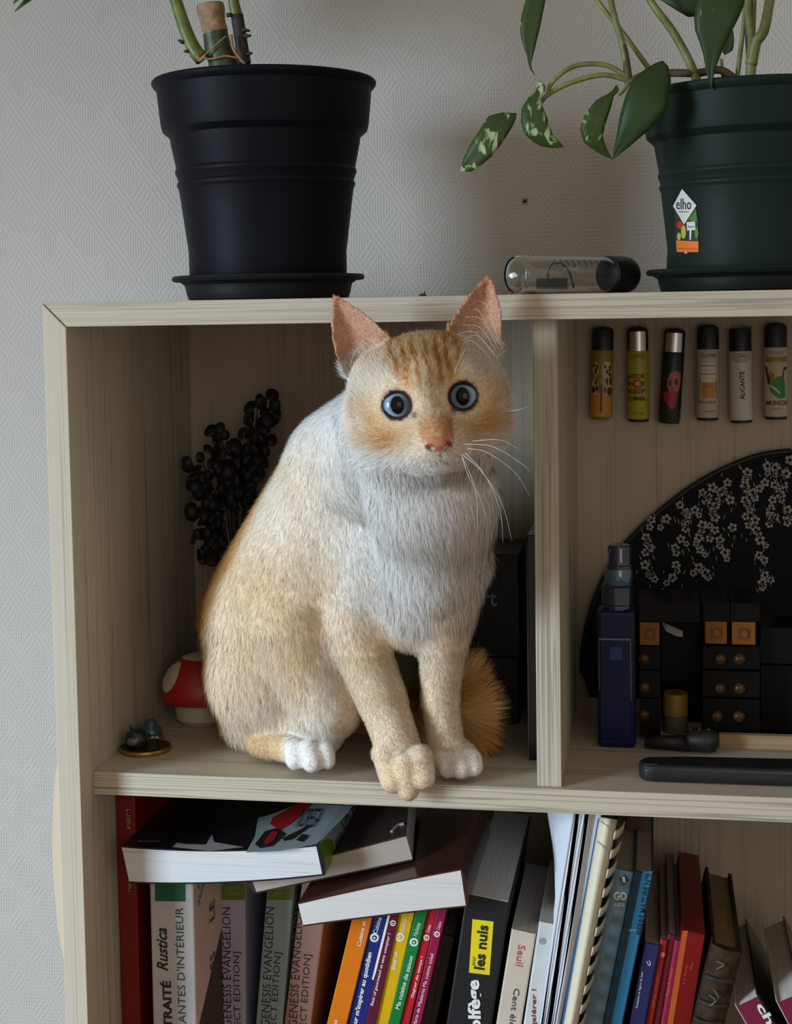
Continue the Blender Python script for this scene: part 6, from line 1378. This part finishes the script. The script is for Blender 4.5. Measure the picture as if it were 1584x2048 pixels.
tdec([(345, 1694), (354, 1685), (372, 1688), (420, 1693), (412, 1689), (424, 1668), (428, 1684), (488, 1694), (420, 1702)], mat('cover_pale_scrap', (.34, .33, .35), .5), .0004)
text_on('NOREGA', 596, 1616, 640, 1655, INK, b.cover, lambda u, v: on_top(b, .0009)(u+(1655-v)*.55-10, v), 0.0, .004); text_on('delcourt', 275, 1680, 318, 1684, mat('ink_dim_white', (.35, .35, .36), .6), b.cover, on_top(b, .0008), 0.0)
# print on the right-hand spine
def spine_pt(b, y_, s_, out=.0036): 
    p = b.top(1.0, y_)*(1-s_)+b.bot(1.0, y_)*s_; return p+b.hx*(.0012*(1+1.6*math.sin(math.pi*s_))+.0003)
def spine_patch(b, fyz, m, name='print'):
    v = [spine_pt(b, y_, s_) for y_, s_ in fyz]; return mesh(name, v, [tuple(range(len(v)))], m, b.cover)
v = []; f = []; 
for i in range(13):
    for j in range(9): v.append(spine_pt(b, .15*i/12, j/8)+b.hx*-.00012)
for i in range(12):
    for j in range(8): f.append((i*9+j, i*9+j+1, (i+1)*9+j+1, (i+1)*9+j))
mesh('spine_print', v, f, PBL, b.cover, True)
v = []
for i in range(7):
    for j in range(9): v.append(spine_pt(b, .030*math.sin(math.pi*.5*i/6)*1.0, .5+.48*(j-4)/4*math.cos(math.pi*.5*i/6*.98))+b.hx*.0001)
mesh('spine_tag', v, [(i*9+j, i*9+j+1, (i+1)*9+j+1, (i+1)*9+j) for i in range(6) for j in range(8)], GRO, b.cover, True)
for s__, y0_, L_, a0, h_ in (('DELCOURT', .034, .020, .65, .0035), ('NO', .060, .022, .78, .010), ('REGA', .092, .040, .78, .010)):
    vv, ff = text_verts(s__, .01); lo_, hi = vv.min(0), vv.max(0); q = (vv-lo_)/np.maximum(hi-lo_, 1e-6); mesh('lettering', [spine_pt(b, y0_+L_*x_, a0-h_/.019*y_)+b.hx*.0002 for x_, y_, _ in q], ff, INK, b.cover)
# grey paged book underneath, turned
b = lying('book', (500, 1752), (812, 1670), (825, 1721), (512, 1787), .050, .064, .115, cm_('cover_dusky', (.035, .026, .020), .4), PGZD, 'dusky book with grey pages turned askew beneath the manga', 'L')
MB().tube(spline([on_top(b)(783, 1664), on_top(b)(795, 1652), on_top(b)(808, 1648)], 8), .0012, 6).build('chip', mat('chip_white', (.30, .28, .25), .7), b.cover)
# brown covered book with white pages
b = lying('book', (596, 1806), (921, 1738), (932, 1814), (606, 1853), .036, .036, .130, cm_('cover_red_brown', (.045, .016, .011), .2, .6), PGZ2, 'red brown glossy book with white pages lying across the slim cookbooks', 'R', sag=-.0008)
